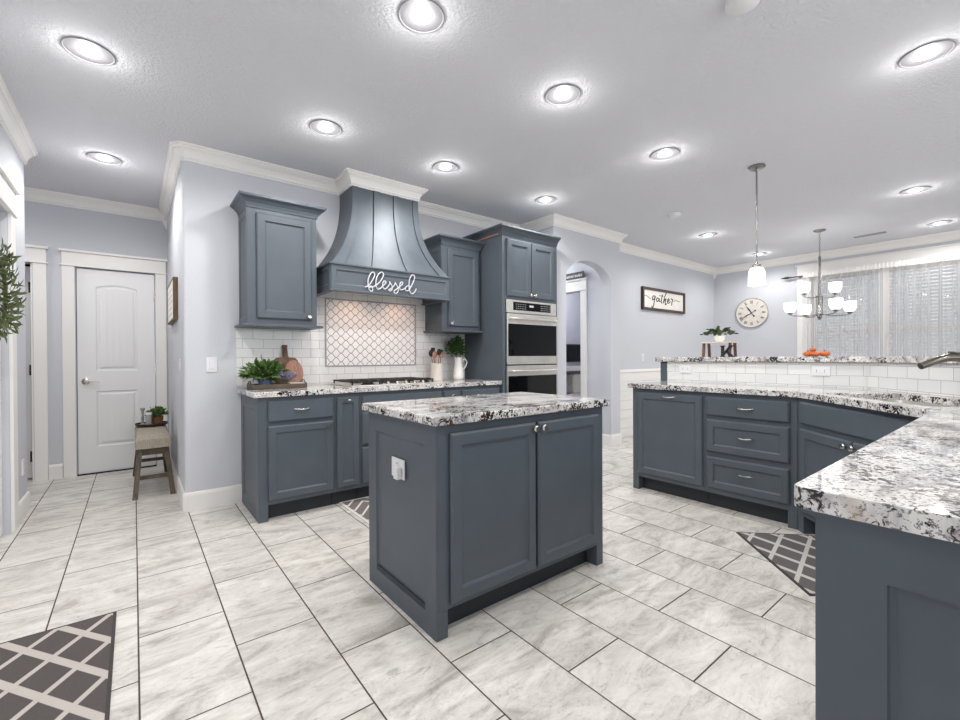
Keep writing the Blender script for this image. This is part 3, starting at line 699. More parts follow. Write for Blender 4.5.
t = wallcab('slate blue wall cabinet tucked between range hood and tall oven cabinet', 2.392, 2.862, 3.635, 1.425, 2.262, (2.455, 2.835, 1.462, 2.232), (2.48, 1.488),
        [(2.862, 3.954), (2.862, 3.635), (2.392, 3.635), (2.392, 3.954)][::-1])
MB().prism([(2.365, 3.954), (2.365, 3.60), (2.87, 3.60), (2.87, 3.954)], 1.405, 1.425).build('light_rail', m_cab, t, bevel=.003)
# ------------------------------------------------------------------ tall oven cabinet
TX0, TX1, TY = 2.895, 3.698, 3.31
t = thing('oven_cabinet', 'tall slate blue cabinet that houses the double wall oven', 'cabinet', (3.3, 3.6, 0))
mb = MB().box(TX0, TX0+.035, TY, 3.954, 0, 2.375).box(TX1-.035, TX1, TY, 3.954, 0, 2.375).box(TX0+.035, TX1-.035, 3.90, 3.954, 0, 2.375)
mb.box(TX0+.035, TX1-.035, TY, 3.90, 1.738, 2.375).box(TX0+.035, TX1-.035, TY, 3.90, .115, .37); mb.build('carcass', m_cab, t)
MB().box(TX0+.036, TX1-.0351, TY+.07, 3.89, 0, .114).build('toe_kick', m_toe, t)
f = Fr((0, TY), (1, 0), (0, -1))
for a0, a1, kx in ((2.948, 3.283, 3.258), (3.293, 3.640, 3.318)):
    mb = MB(); f.panel(mb, a0, a1, 1.765, 2.345, b0=.0005); d = mb.build('door', m_cab, t); knob(f, kx, 1.79, d)
mb = MB(); f.panel(mb, 2.948, 3.64, .14, .345, flat=True, b0=.0005); d = mb.build('drawer', m_cab, t); pull(f, 3.29, .24, d)
sweep([(TX0, 3.954), (TX0, TY), (TX1, TY)], CABCROWN, 2.375).build('crown', m_cab, t)
MB().box(TX0-.012, TX0, 3.36, 3.954, 2.382, 2.425).build('crown_backing', m_rawwood, t)
# double oven
t = thing('double_oven', 'stainless steel double wall oven with black glass doors', 'oven', (3.29, 3.3, .40))
OX0, OX1 = 2.932, 3.661
MB().box(OX0, OX1, TY+.001, 3.88, .375, 1.735).build('oven_body', m_blackp, t)
yF = TY-.004
MB().box(OX0+.002, OX1, yF-.016, TY, 1.60, 1.732).build('control_panel', m_steel, t, bevel=.002)
MB().box(OX0+.09, OX1-.09, yF-.018, yF-.016, 1.628, 1.712).build('control_display', m_glassblk, t)
mb = MB(); random.seed(2)
for gx in (3.06, 3.42):
    mb = MB()
    for r_ in range(3):
        for c_ in range(6): mb.box(gx+c_*.026, gx+c_*.026+.010, yF-.0188, yF-.018, 1.644+r_*.022, 1.649+r_*.022)
    mb.build('button_legend', m_signwhite, t)
MB().box(3.25, 3.31, yF-.0188, yF-.018, 1.668, 1.688).build('clock_display', m_signwhite, t)
for z0, z1 in ((1.075, 1.592), (.42, 1.063)):
    d = MB().box(OX0+.002, OX1, yF-.026, TY, z0, z1).build('oven_door', m_steel, t, bevel=.003)
    MB().box(OX0+.012, OX1-.010, yF-.0285, yF-.026, z0+(.085 if z0 > 1 else .06), z1-.105).build('door_glass', m_glassblk, d)
    pts = [(OX0+.03, yF-.026, z1-.055), (OX0+.04, yF-.062, z1-.055)]+[(OX0+.04+(OX1-OX0-.08)*k/8, yF-.066-.010*math.sin(PI*k/8), z1-.055) for k in range(1, 8)]+[(OX1-.04, yF-.062, z1-.055), (OX1-.03, yF-.026, z1-.055)]
    MB().tube(pts, .011, 10).build('oven_handle', m_steel, d, smooth=True)

# ------------------------------------------------------------------ range hood
t = thing('range_hood', 'slate blue curved range hood with ribbed flared front', 'range hood', (1.81, 3.7, 1.69))
def flare(s):      # s 0 bottom .. 1 top : returns x0, x1, yfront
    k = (1-s)**2.6
    return 1.49-.245*k, 2.13+.235*k, 3.66-.165*k
zt, zb_ = 2.72, 1.915
mb = MB(); rows = []; NS = 26
for i in range(NS+1):
    s = i/NS; ss = min(1, s/.88); x0, x1, yf = flare(ss); z = zb_+(zt-zb_)*s
    rows.append([mb.bm.verts.new(p) for p in ((x0, 3.954, z), (x0, yf, z), (x1, yf, z), (x1, 3.954, z))])
for a, b in zip(rows, rows[1:]):
    for k in range(4): mb.bm.faces.new((a[k], a[(k+1) % 4], b[(k+1) % 4], b[k]))
mb.bm.faces.new(rows[0]); mb.bm.faces.new(rows[-1][::-1]); mb.build('flared_body', m_hood, t, smooth=True)
def rib(f0, f1, thick=.013):
    mb = MB(); rows = []
    for i in range(NS+1):
        s = i/NS; z = zb_+(2.632-zb_)*s; ss = min(1, (z-zb_)/(zt-zb_)/.88); x0, x1, yf = flare(ss)
        xa = x0+(x1-x0)*f0; xb = x0+(x1-x0)*f1
        rows.append([mb.bm.verts.new(p) for p in ((xa, yf+.002, z), (xa, yf-thick, z), (xb, yf-thick, z), (xb, yf+.002, z))])
    for a, b in zip(rows, rows[1:]):
        for k in range(4): mb.bm.faces.new((a[k], a[(k+1) % 4], b[(k+1) % 4], b[k]))
    mb.bm.faces.new(rows[0]); mb.bm.faces.new(rows[-1][::-1]); mb.build('rib', m_hood, t, smooth=True)
for f0, f1 in ((-.003, .085), (.305, .395), (.605, .695), (.915, 1.003)): rib(f0, f1)
MB().box(1.24, 2.372, 3.495, 3.515, 1.705, 1.900).box(1.24, 1.26, 3.515, 3.943, 1.705, 1.900).box(2.352, 2.372, 3.515, 3.943, 1.705, 1.900).build('mantel', m_cab, t)
f = Fr((0, 3.495), (1, 0), (0, -1)); mb = MB(); f.panel(mb, 1.24, 2.372, 1.705, 1.900, t=.012, st=.038, rec=.008, b0=.0005, ch=.001); mb.build('mantel_panel', m_cab, t)
f = Fr((1.24, 0), (0, 1), (-1, 0)); mb = MB(); f.panel(mb, 3.495, 3.943, 1.705, 1.900, t=.008, st=.036, rec=.006, b0=.0005, ch=.001); mb.build('mantel_side_panel', m_cab, t)
MB().box(1.222, 2.388, 3.470, 3.943, 1.900, 1.916).build('top_ledge', m_cab, t, bevel=.003)
MB().box(1.222, 2.388, 3.470, 3.530, 1.689, 1.705).box(1.222, 1.275, 3.530, 3.943, 1.689, 1.705).box(2.337, 2.388, 3.530, 3.943, 1.689, 1.705).build('bottom_ledge', m_cab, t, bevel=.003)
MB().box(1.262, 2.350, 3.517, 3.942, 1.835, 1.850).build('vent_insert', m_steel, t)
for x in (1.58, 2.04):
    MB().cyl((x, 3.76, 1.826), (0, 0, 1), .032, .008, 16).build('hood_lamp', emit('hood_lamp_glow', (1, .78, .58, 1), 6), t)
    l = bpy.data.lights.new('hood_light', 'SPOT'); l.energy = 9; l.color = (1, .62, .40); l.spot_size = 2.2; l.spot_blend = .8; l.shadow_soft_size = .03
    o = bpy.data.objects.new('hood_light', l); o.location = (x, 3.76, 1.815); C.objects.link(o)
BLESSED = [[(1.516, 1.738), (1.539, 1.749), (1.565, 1.773), (1.591, 1.816), (1.606, 1.848), (1.598, 1.869), (1.579, 1.867), (1.559, 1.84), (1.546, 1.802), (1.547, 1.759), (1.558, 1.721), (1.576, 1.707), (1.587, 1.723), (1.582, 1.747), (1.565, 1.752), (1.558, 1.741), (1.588, 1.748), (1.624, 1.77), (1.661, 1.808), (1.685, 1.854), (1.679, 1.878), (1.658, 1.877), (1.631, 1.848), (1.618, 1.803), (1.617, 1.76), (1.634, 1.732), (1.657, 1.742), (1.681, 1.766), (1.703, 1.787), (1.709, 1.803), (1.695, 1.808), (1.681, 1.791), (1.68, 1.76), (1.695, 1.739), (1.722, 1.757), (1.746, 1.791), (1.743, 1.809)], [(1.743, 1.809), (1.755, 1.792), (1.769, 1.765), (1.763, 1.737), (1.746, 1.727), (1.736, 1.737), (1.756, 1.748), (1.785, 1.776), (1.8, 1.802)], [(1.795, 1.806), (1.816, 1.779), (1.827, 1.742), (1.812, 1.715), (1.79, 1.714), (1.784, 1.728), (1.805, 1.746), (1.834, 1.768), (1.866, 1.797), (1.87, 1.813), (1.856, 1.815), (1.841, 1.794), (1.84, 1.762), (1.855, 1.747), (1.884, 1.758), (1.902, 1.774)], [(1.95, 1.782), (1.921, 1.789), (1.899, 1.771), (1.898, 1.748), (1.92, 1.744), (1.946, 1.772), (1.972, 1.82), (1.991, 1.868), (1.98, 1.89), (1.958, 1.884), (1.939, 1.849), (1.932, 1.797), (1.939, 1.745), (1.961, 1.721), (1.987, 1.736), (2.006, 1.771)]]
GATHER = [[(6.009, 2.067), (6.085, 2.064), (6.18, 2.02)], [(6.313, 2.073), (6.259, 2.078), (6.228, 2.042), (6.241, 2.015), (6.286, 2.037), (6.313, 2.073), (6.286, 1.999), (6.259, 1.92), (6.223, 1.899), (6.206, 1.917)], [(6.421, 2.048), (6.366, 2.053), (6.348, 2.023), (6.366, 2.0), (6.402, 2.017), (6.424, 2.048), (6.43, 2.005), (6.457, 2.012)], [(6.522, 2.115), (6.494, 2.054), (6.485, 1.994), (6.512, 1.987)], [(6.43, 2.097), (6.55, 2.095)], [(6.635, 2.154), (6.578, 2.07), (6.549, 1.989), (6.587, 2.041), (6.625, 2.054), (6.606, 2.003), (6.605, 1.964), (6.643, 1.986)], [(6.672, 2.018), (6.72, 2.042), (6.71, 2.066), (6.678, 2.048), (6.672, 2.008), (6.7, 1.995), (6.758, 2.024)], [(6.778, 2.076), (6.807, 2.068), (6.836, 2.055), (6.807, 2.018), (6.797, 1.967)], [(6.876, 2.033), (6.925, 2.062), (6.995, 2.047), (7.076, 2.053)]]
mb = MB()
for st in BLESSED: mb.tube([(x, 3.474, z) for x, z in smoothpath(st)], .0050, 8)
tag(mb.build('word_sign', m_signwhite, None, smooth='all'), 'white cursive word blessed mounted on range hood front', 'sign')

# ------------------------------------------------------------------ cooktop
t = thing('gas_cooktop', 'black gas cooktop with cast iron grates set in the range wall countertop', 'cooktop', (1.82, 3.66, .916))
cx0, cx1, cy0, cy1 = 1.37, 2.21, 3.40, 3.90
MB().box(cx0, cx1, cy0, cy1, .9155, .925).build('cooktop_tray', m_steel, t, bevel=.003)
for k in range(3):
    gx0 = cx0+.02+k*.262; gx1 = gx0+.255; mb = MB()
    for yy in (cy0+.05, (cy0+cy1)/2+.02, cy1-.03): mb.box(gx0, gx1, yy-.006, yy+.006, .945, .958)
    for xx in (gx0, gx0+.085, gx0+.165, gx1-.010): mb.box(xx, xx+.010, cy0+.044, cy1-.024, .945, .958)
    for xx in (gx0, gx1-.012):
        for yy in (cy0+.05, cy1-.04): mb.box(xx, xx+.012, yy, yy+.012, .925, .946)
    for q in range(3): mb.box(gx0+.04+q*.08, gx0+.05+q*.08, cy0+.03, cy0+.10, .952, .966)
    mb.build('grate', m_iron, t, bevel=.002)
for x, y, r in ((1.55, 3.50, .045), (1.55, 3.76, .038), (1.83, 3.64, .055), (2.10, 3.50, .038), (2.10, 3.76, .045)):
    MB().lathe([(r*1.3, 0), (r*1.3, .006), (r, .008), (r, .016), (r*.8, .02), (0, .02)], (x, y, .925), (0, 0, 1), 18).build('burner', m_iron, t, smooth=True)
for k in range(5):
    MB().lathe([(.018, 0), (.018, .006), (.014, .022), (0, .024)], (1.70+k*.085, cy0+.022, .925), (0, 0, 1), 14).build('knob', m_nickel, t, smooth=True)

# ------------------------------------------------------------------ island
IX0, IX1, IY0, IY1 = .950, 2.042, 1.497, 2.140
frI = Fr((IX0, IY0), (1, 0), (0, -1)); f = lambda x: x-IX0
t = cabinet('kitchen_island', 'slate blue kitchen island cabinet in the middle of the kitchen', frI, IX1-IX0, IY1-IY0,
            [('door', f(1.012), f(1.502), .140, .838, ('k', f(1.482), .812)), ('door', f(1.517), f(1.985), .140, .838, ('k', f(1.537), .812))], cat='kitchen island', ins=(.012, .012))
MB().box(IX0+.013, IX0+.02, IY0+.055, IY1, 0, .1145).build('side_skirt', m_cab, t)
MB().box(IX1-.02, IX1-.013, IY0+.055, IY1, 0, .1145).build('side_skirt', m_cab, t)
fs = Fr((IX0+.012, IY1), (0, -1), (-1, 0)); mb = MB(); fs.panel(mb, 0, IY1-IY0-.001, .0, .875, t=.012, st=.088, rec=.009, b0=.0005, ch=.001); mb.build('end_panel', m_cab, t)
fs2 = Fr((IX1-.012, IY0), (0, 1), (1, 0)); mb = MB(); fs2.panel(mb, 0.001, IY1-IY0, .0, .875, t=.012, st=.088, rec=.009, b0=.0005, ch=.001); mb.build('end_panel', m_cab, t)
fb = Fr((IX1, IY1), (-1, 0), (0, 1))
for a in (.04, .56): mb = MB(); fb.panel(mb, a, a+.49, .14, .838, b0=.0005); mb.build('back_panel', m_cab, t)
o = MB().slab([(.924, 1.464), (2.066, 1.464), (2.066, 2.168), (.924, 2.168)], [], .877, .915).build('countertop', m_granite, None, bevel=.006)
tag(o, 'rectangular speckled granite slab on top of the kitchen island', 'countertop')
def outlet(label, fr, a, z, w=.072, h=.116, kind='switch', horiz=False, group=None):
    if horiz: w, h = h, w
    c = fr.p(a, 0, z); t = thing('light_switch' if kind == 'switch' else 'wall_outlet', label, 'switch' if kind == 'switch' else 'outlet', c, group)
    mb = MB(); fr.panel(mb, a-w/2, a+w/2, z-h/2, z+h/2, t=.007, flat=True, b0=.001, ch=.003); mb.build('cover_plate', m_plate, t)
    if kind == 'switch':
        mb = MB(); fr.box(mb, a-.016, a+.016, .008, .0125, z-.032, z+.032); mb.build('rocker', m_plate, t, bevel=.001)
    else:
        for s in (-.024, .024):
            mb = MB(); aa, zz = (a+s, z) if horiz else (a, z+s)
            fr.box(mb, aa-.014, aa+.014, .0075, .010, zz-.014, zz+.014); rc = mb.build('receptacle', m_plate, t)
            mb = MB()
            for d_ in (-.006, .006): fr.box(mb, aa+(0 if horiz else d_)-.0015, aa+(0 if horiz else d_)+.0015, .010, .0105, zz+(d_ if horiz else 0)-.005, zz+(d_ if horiz else 0)+.005)
            mb.build('slots', m_slot, rc)
    return t
fsI = Fr((IX0+.0035, 0), (0, -1), (-1, 0))
outlet('white double outlet plate on the left end of the island', fsI, -1.816, .643, w=.118, h=.088, kind='outlet')
t = C.objects[-1] if False else bpy.data.objects['wall_outlet']
mb = MB(); fsI.box(mb, -1.806, -1.770, .0105, .035, .602, .655); mb.build('plug_adapter', m_plate, t, bevel=.003)

# ------------------------------------------------------------------ peninsula
frA = Fr((3.431, 2.196), (0, -1), (-1, 0)); A = lambda y: 2.196-y
cabinet('panel_front_cabinet', 'slate blue panelled pull-out front with top handle at far end of peninsula', frA, .614, .60,
        [('door', A(2.142), A(1.592), .150, .842, ('p', A(1.862), .822))], legs=(True, False))
cabinet('drawer_cabinet', 'three drawer base cabinet with arched pulls in the peninsula', Fr((3.431, 1.581), (0, -1), (-1, 0)), .60, .60,
        [('drawer', .02, .559, .703, .842, ('p', .29, .775)), ('door', .02, .559, .430, .672, ('p', .29, .563)), ('door', .02, .559, .155, .392, ('p', .29, .30))], legs=(False, True))
# the drawers of that unit are named drawers
for o in C.objects['drawer_cabinet'].children if False else []: pass
r2 = math.sqrt(.5)
frD = Fr((3.431, .979), (-r2, -r2), (-r2, r2)); DW = (.979-.245)/r2
def cutD(t):
    poly = [(3.431, .979), (3.431-DW*r2, .245), (3.431-DW*r2, -.358), (2.97, -.358), (4.028, .70), (4.028, .979)]
    MB().prism(poly, .115, .60).build('carcass', m_cab, t)
    mb = MB(); frD.box(mb, 0, DW, -.02, 0, .60, .876); mb.build('face_frame', m_cab, t)
tD = thing('sink_cabinet', 'angled slate blue sink base cabinet in the peninsula corner', 'cabinet', (3.3, .4, 0))
cutD(tD)
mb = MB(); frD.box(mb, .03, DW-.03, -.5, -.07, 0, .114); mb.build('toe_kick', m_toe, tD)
for a in (0, .97): mb = MB(); frD.box(mb, a, a+.06, -.069, 0, 0, .1145); mb.build('leg', m_cab, tD)
mb = MB(); frD.panel(mb, .05, .988, .712, .850, flat=True, b0=.0005); mb.build('false_drawer_front', m_cab, tD)
for a0, a1, ka in ((.05, .514, .488), (.524, .988, .550)):
    mb = MB(); frD.panel(mb, a0, a1, .150, .680, b0=.0005); d = mb.build('door', m_cab, tD); knob(frD, ka, .65, d)
# near run, ending beside the camera
BX1 = 3.431-DW*r2
t = thing('base_cabinet', 'slate blue panelled end of the peninsula in the right foreground', 'cabinet', (1.6, -.05, 0))
MB().box(.964, BX1-.002, -.358, .245, .115, .876).build('carcass', m_cab, t)
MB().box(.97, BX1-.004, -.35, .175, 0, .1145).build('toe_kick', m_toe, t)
MB().box(.9645, 1.0, .176, .245, 0, .1145).build('leg', m_cab, t); 
fe = Fr((.964, .245), (0, -1), (-1, 0)); mb = MB(); fe.panel(mb, 0, .603, 0, .875, t=.014, st=.095, rec=.011, b0=.0005, ch=.001); mb.build('end_panel', m_cab, t)
fN = Fr((BX1, .245), (-1, 0), (0, 1))
for k in range(3):
    mb = MB(); fN.panel(mb, .09+k*.54, .09+k*.54+.50, .15, .675, b0=.0005); d = mb.build('door', m_cab, t); knob(fN, .09+k*.54+(.03 if k % 2 == 0 else .47), .64, d)
    mb = MB(); fN.panel(mb, .09+k*.54, .09+k*.54+.50, .703, .842, flat=True, b0=.0005); d = mb.build('drawer', m_cab, t); pull(fN, .34+k*.54, .775, d)
# riser wall (low tiled wall) behind the counter
RI = [(4.045, 2.285), (4.045, .735), (2.952, -.358-.002), (.95, -.36)]
def offset(path, d):
    P = [Vector(p) for p in path]; out = []
    for i, p in enumerate(P):
        ds = ([(P[i]-P[i-1]).normalized()] if i else [])+([(P[i+1]-P[i]).normalized()] if i < len(P)-1 else [])
        ns = [Vector((-q.y, q.x)) for q in ds]; nn = ns[0] if len(ns) == 1 else (ns[0]+ns[1])/(1+ns[0].dot(ns[1])); out.append((p.x+nn.x*d, p.y+nn.y*d))
    return out
Rb = offset(RI, .135)
struct(MB().prism([RI[0], RI[1], RI[2], RI[3]]+Rb[::-1], 0, 1.098).build('wall_peninsula', m_cab))
mb = MB().box(4.037, 4.0445, .739, 2.212, .9155, 1.0975); a = (4.037, .739); mb.build('t', m_subY).name = 'tile_riser'
t_r = bpy.data.objects['tile_riser']; tag(t_r, 'white subway tile strip between counter and raised bar, long straight run', 'backsplash')
fT = Fr((4.0385, .7385), (-r2, -r2), (-r2, r2))
mb = MB(); fT.box(mb, 0.004, 1.5, -.004, .0035, .9155, 1.0975); o = mb.build('tile_riser', m_subD); tag(o, 'white subway tile strip behind the faucet, angled run', 'backsplash')
mb = MB().box(.96, 2.95, -.3595, -.352, .9155, 1.0975); 
# peninsula counter with sink cut-out
Cc = Vector((3.0615+.205, .6135-.205)); tt = Vector((r2, r2)); nn_ = Vector((r2, -r2))
Cc = Vector((3.255, .41))
def rc(a, b): v = Cc+tt*a+nn_*b; return (v.x, v.y)
def rrect(ha, hb, r=.04, n=4):
    out = []
    for sx_, sy_, a0 in ((1, 1, 0), (-1, 1, 90), (-1, -1, 180), (1, -1, 270)):
        for k in range(n+1):
            an = math.radians(a0+90*k/n); out.append(rc(sx_*(ha-r)+r*math.cos(an), sy_*(hb-r)+r*math.sin(an)))
    return out
hole = rrect(.38, .22)
rcn = [(.930+.02*(1-math.cos(k*PI/8)), .276-.02+.02*math.sin(k*PI/8)) for k in range(5)]
outer = [(3.398, 2.228), (3.398, .972), (2.64, .276)]+rcn[::-1]+[(.930, -.3595), (2.93, -.3595), (4.036, .745), (4.036, 2.228)]
o = MB().slab(outer, [hole], .877, .915).build('countertop', m_granite, None, bevel=.005)
tag(o, 'large glossy speckled granite peninsula countertop around the sink', 'countertop')
# sink basin
t = thing('sink', 'stainless steel undermount sink in the angled peninsula corner', 'sink', (Cc.x, Cc.y, .66))
mb = MB(); H0 = rrect(.395, .235); H1 = rrect(.375, .215); H2 = rrect(.35, .19)
def ringv(lp, z): return [mb.bm.verts.new((x, y, z)) for x, y in lp]
rs = [ringv(H0, .8765), ringv(H0, .64), ]
inn = [ringv(H0, .8766), ringv(H1, .8766), ringv(H2, .655)]
for a_, b_ in ((inn[0], inn[1]), (inn[1], inn[2]), (rs[0], rs[1])):
    for k in range(len(a_)): j = (k+1) % len(a_); mb.bm.faces.new((a_[k], a_[j], b_[j], b_[k]))
mb.bm.faces.new(inn[2]); mb.bm.faces.new(rs[1]); mb.build('basin', m_steel, t, smooth=True)
MB().cyl((Cc.x, Cc.y, .655), (0, 0, 1), .04, .004, 18).build('drain', m_chrome, t)
# faucet
t = thing('faucet', 'dark nickel gooseneck kitchen faucet behind the sink, cut by right edge', 'faucet', (3.56, .11, .916))
b0 = Vector((3.50, .15, .9155))
MB().lathe([(.034, 0), (.034, .008), (.027, .02), (.026, .06), (0, .065)], b0, (0, 0, 1), 18).build('faucet_body', m_faucet, t, smooth=True)
pts = [(3.50, .15, .95), (3.495, .157, 1.00), (3.475, .175, 1.055), (3.44, .205, 1.10), (3.395, .243, 1.128), (3.345, .287, 1.135), (3.30, .325, 1.122), (3.262, .358, 1.104), (3.235, .382, 1.090)]
MB().tube(smoothpath(pts, 3), .018, 12, [.026-.009*k/24 for k in range(25)]).build('spout', m_faucet, t, smooth=True)
MB().tube([(3.475, .175, 1.07), (3.47, .18, 1.115), (3.43, .225, 1.150), (3.36, .29, 1.163)], .008, 8, [.014, .011, .008, .006]).build('lever', m_faucet, t, smooth=True)
# raised bar top
bi = offset(RI, -.035); bo = offset(RI, .40)
bi[0] = (bi[0][0], 2.325); bo[0] = (bo[0][0], 2.325)
o = MB().slab([bi[0], bi[1], bi[2], bi[3]]+bo[::-1], [], 1.100, 1.142).build('bar_top', m_granite, None, bevel=.005)
tag(o, 'raised speckled granite bar ledge above the white tile strip', 'countertop')
fR = Fr((4.0365, 0), (0, -1), (-1, 0))
outlet('white horizontal outlet in the tile strip near far end of peninsula', fR, -2.03, 1.032, kind='outlet', horiz=True)
outlet('white horizontal outlet in the tile strip nearest the sink', fR, -1.006, 1.034, kind='outlet', horiz=True)
frS = Fr((0, 3.67), (1, 0), (0, -1)); outlet('white switch below the gather sign', frS, 5.985, 1.14)
frBk = Fr((0, 3.956), (1, 0), (0, -1)); outlet('white switch on back wall left of the wall cabinet', frBk, .472, 1.103)
frHr = Fr((.294, 0), (0, -1), (-1, 0)); outlet('white switch on hall side wall near the bullnose corner', frHr, -4.24, 1.094)
frLf = Fr((LX, 0), (0, 1), (1, 0)); outlet('white low outlet on left wall above the baseboard', frLf, 4.60, .36, kind='outlet')

# ------------------------------------------------------------------ mats
def rug(label, cx, cy, w, l, rot, m, edge, th=.008, ed=.012):
    t = thing('floor_mat', label, 'rug', (cx, cy, 0)); 
    def bx(a0, a1, b0, b1, z0, z1): 
        mb = MB(); mb.box(a0, a1, b0, b1, z0, z1); return mb
    def place(mb, name, mat):
        o = mb.build(name, mat, None); o.parent = t; return o
    place(bx(-w/2+ed, w/2-ed, -l/2+ed, l/2-ed, .001, th), 'pile', m)
    mb = MB()
    for a in ((-w/2, w/2, -l/2, -l/2+ed), (-w/2, w/2, l/2-ed, l/2), (-w/2, -w/2+ed, -l/2+ed, l/2-ed), (w/2-ed, w/2, -l/2+ed, l/2-ed)): mb.box(*a, .001, th-.001)
    place(mb, 'border', edge); t.rotation_euler = (0, 0, rot); return t
rug('dark grey trellis patterned mat at the lower left, cut by the photo edge', -.325, 2.18, .51, .81, 0, m_rugA, m_rugedge)
rug('taupe mat with white zigzags and white border between island and range wall', 1.265+.55, 3.075, 1.1, .69, 0, m_rugB, m_rugwhite, ed=.02)
cx, cy = 3.066-.38*r2+.225*r2, 1.213-.38*r2-.225*r2
rug('grey trellis patterned mat on the floor before the angled sink cabinet', cx, cy, .45, .76, -PI/4, m_rugC, m_rugedge)

# ------------------------------------------------------------------ bench in the hall
t = thing('bench', 'saddle bench with woven beige seat and weathered wooden legs by hall wall', 'bench', (.125, 5.03, 0))
mb = MB(); rows = []; N = 16
for i in range(N+1):
    y = 4.58+(.90)*i/N; v = 2*i/N-1; rise = .018*v*v; row = []
    prof = [(0, .40), (.004, .385), (.246, .385), (.25, .40), (.25, .47), (.235, .492), (.19, .502), (.06, .502), (.015, .492), (0, .47)]
    en = 1 if 0 < i < N else .55
    for x, z in prof: row.append(mb.bm.verts.new((.125+(x-.125)*(1 if 0 < i < N else .96), y, (z if z < .41 else .41+(z-.41)*en)+rise)))
    rows.append(row)
for a, b in zip(rows, rows[1:]):
    for k in range(len(a)): j = (k+1) % len(a); mb.bm.faces.new((a[k], a[j], b[j], b[k]))
mb.bm.faces.new(rows[0]); mb.bm.faces.new(rows[-1][::-1]); mb.build('seat', m_fabric, t, smooth=True)
for sx_, sy_ in ((0, 0), (1, 0), (0, 1), (1, 1)):
    xt, xb = (.035, .0) if not sx_ else (.215, .255); yt, yb = (4.68, 4.565) if not sy_ else (5.38, 5.50)
    mb = MB(); q = .018
    lo = [mb.bm.verts.new((xb+a, yb+b, 0)) for a, b in ((-q, -q), (q, -q), (q, q), (-q, q))]; hi = [mb.bm.verts.new((xt+a, yt+b, .40)) for a, b in ((-q, -q), (q, -q), (q, q), (-q, q))]
    for k in range(4): mb.bm.faces.new((lo[k], lo[(k+1) % 4], hi[(k+1) % 4], hi[k]))
    mb.bm.faces.new(lo[::-1]); mb.bm.faces.new(hi); mb.build('leg', m_leg, t)
MB().box(.03, .22, 4.665, 4.69, .335, .384).build('apron', m_leg, t); MB().box(.03, .22, 5.37, 5.395, .335, .384).build('apron', m_leg, t)
MB().box(.018, .237, 4.618, 4.64, .14, .17).build('stretcher', m_leg, t); MB().box(.018, .237, 5.42, 5.442, .14, .17).build('stretcher', m_leg, t)
for x in (.012, .222): MB().box(x, x+.02, 4.65, 5.42, .20, .23).build('stretcher', m_leg, t)
t = thing('serving_tray', 'round dark wooden tray on the far end of the bench', 'tray', (.13, 5.30, .507))
MB().lathe([(0, 0), (.12, 0), (.125, .004), (.13, .022), (.124, .022), (.118, .008), (0, .008)], (.13, 5.30, .512), (0, 0, 1), 28).build('tray_dish', m_espresso, t, smooth=True)
t = thing('potted_plant', 'small leafy green plant in woven brown pot on the bench tray', 'plant', (.175, 5.30, .52))
MB().lathe([(0, 0), (.036, 0), (.048, .04), (.05, .075), (.046, .075), (.04, .06), (0, .06)], (.175, 5.30, .5205), (0, 0, 1), 18).build('pot', simple('wicker', srgb(150, 108, 70), .8, nscale=90, namp=.5), t, smooth=True)
def bush(c, R, n, L, W, seed, flat=1.0, up=.3):
    random.seed(seed); mb = MB(); c = Vector(c)
    for _ in range(n):
        d = Vector((random.gauss(0, 1), random.gauss(0, 1), abs(random.gauss(0, 1))*flat+up*random.random())).normalized()
        p = c+Vector((d.x*R[0], d.y*R[1], d.z*R[2]))*random.uniform(.25, .95)
        dd = (d+Vector((random.uniform(-.6, .6), random.uniform(-.6, .6), random.uniform(-.5, .5)))).normalized()
        mb.leaf(p, dd, L*random.uniform(.7, 1.2), W*random.uniform(.8, 1.2), (random.uniform(-1, 1), random.uniform(-1, 1), 1))
    return mb
mb = bush((.175, 5.30, .60), (.09, .085, .075), 260, .035, .022, 5); mb.build('foliage', m_leaf, t, recalc=False)
for k in range(5):
    an = k*1.3; MB  # stems
mb = MB()
for k in range(6): mb.tube([(.175, 5.30, .575), (.175+.04*math.cos(k), 5.30+.04*math.sin(k), .64)], .002, 5)
mb.build('stems', m_stem, t)
t = thing('candlestick', 'tall slim dark candlestick standing on the bench tray', 'candlestick', (.052, 5.27, .52))
MB().lathe([(0, 0), (.022, 0), (.018, .01), (.008, .025), (.014, .06), (.007, .09), (.012, .13), (.020, .15), (.018, .16), (0, .16)], (.062, 5.29, .5205), (0, 0, 1), 14).build('holder', m_grey, t, smooth=True)
t = thing('candlestick', 'short pale jar candle with white lid on the bench tray', 'candle', (.10, 5.25, .52))
MB().lathe([(0, 0), (.026, 0), (.026, .095), (.024, .10), (0, .10)], (.108, 5.235, .5205), (0, 0, 1), 16).build('jar', m_grey, t, smooth=True)
MB().lathe([(0, 0), (.027, 0), (.027, .02), (0, .022)], (.108, 5.235, .621), (0, 0, 1), 16).build('lid', m_white, t, smooth=True)
# framed sign on hall wall
t = thing('framed_sign', 'small cream sign in brown wooden frame on the hall side wall', 'sign', (.28, 4.78, 1.65))
MB().box(.258, .2935, 4.43, 4.445, 1.48, 1.83).box(.258, .2935, 5.20, 5.215, 1.48, 1.83).box(.258, .2935, 4.445, 5.20, 1.48, 1.492).box(.258, .2935, 4.445, 5.20, 1.818, 1.83).build('frame', m_frame, t)
MB().box(.262, .290, 4.445, 5.20, 1.492, 1.818).build('sign_face', m_paper, t)
mb = MB()
for k in range(5): mb.box(.2612, .262, 4.58+.03*(k % 2), 5.16-.04*(k % 3), 1.54+k*.052, 1.552+k*.052)
mb.build('lettering', simple('faint_ink', srgb(206, 202, 192), .7), t)
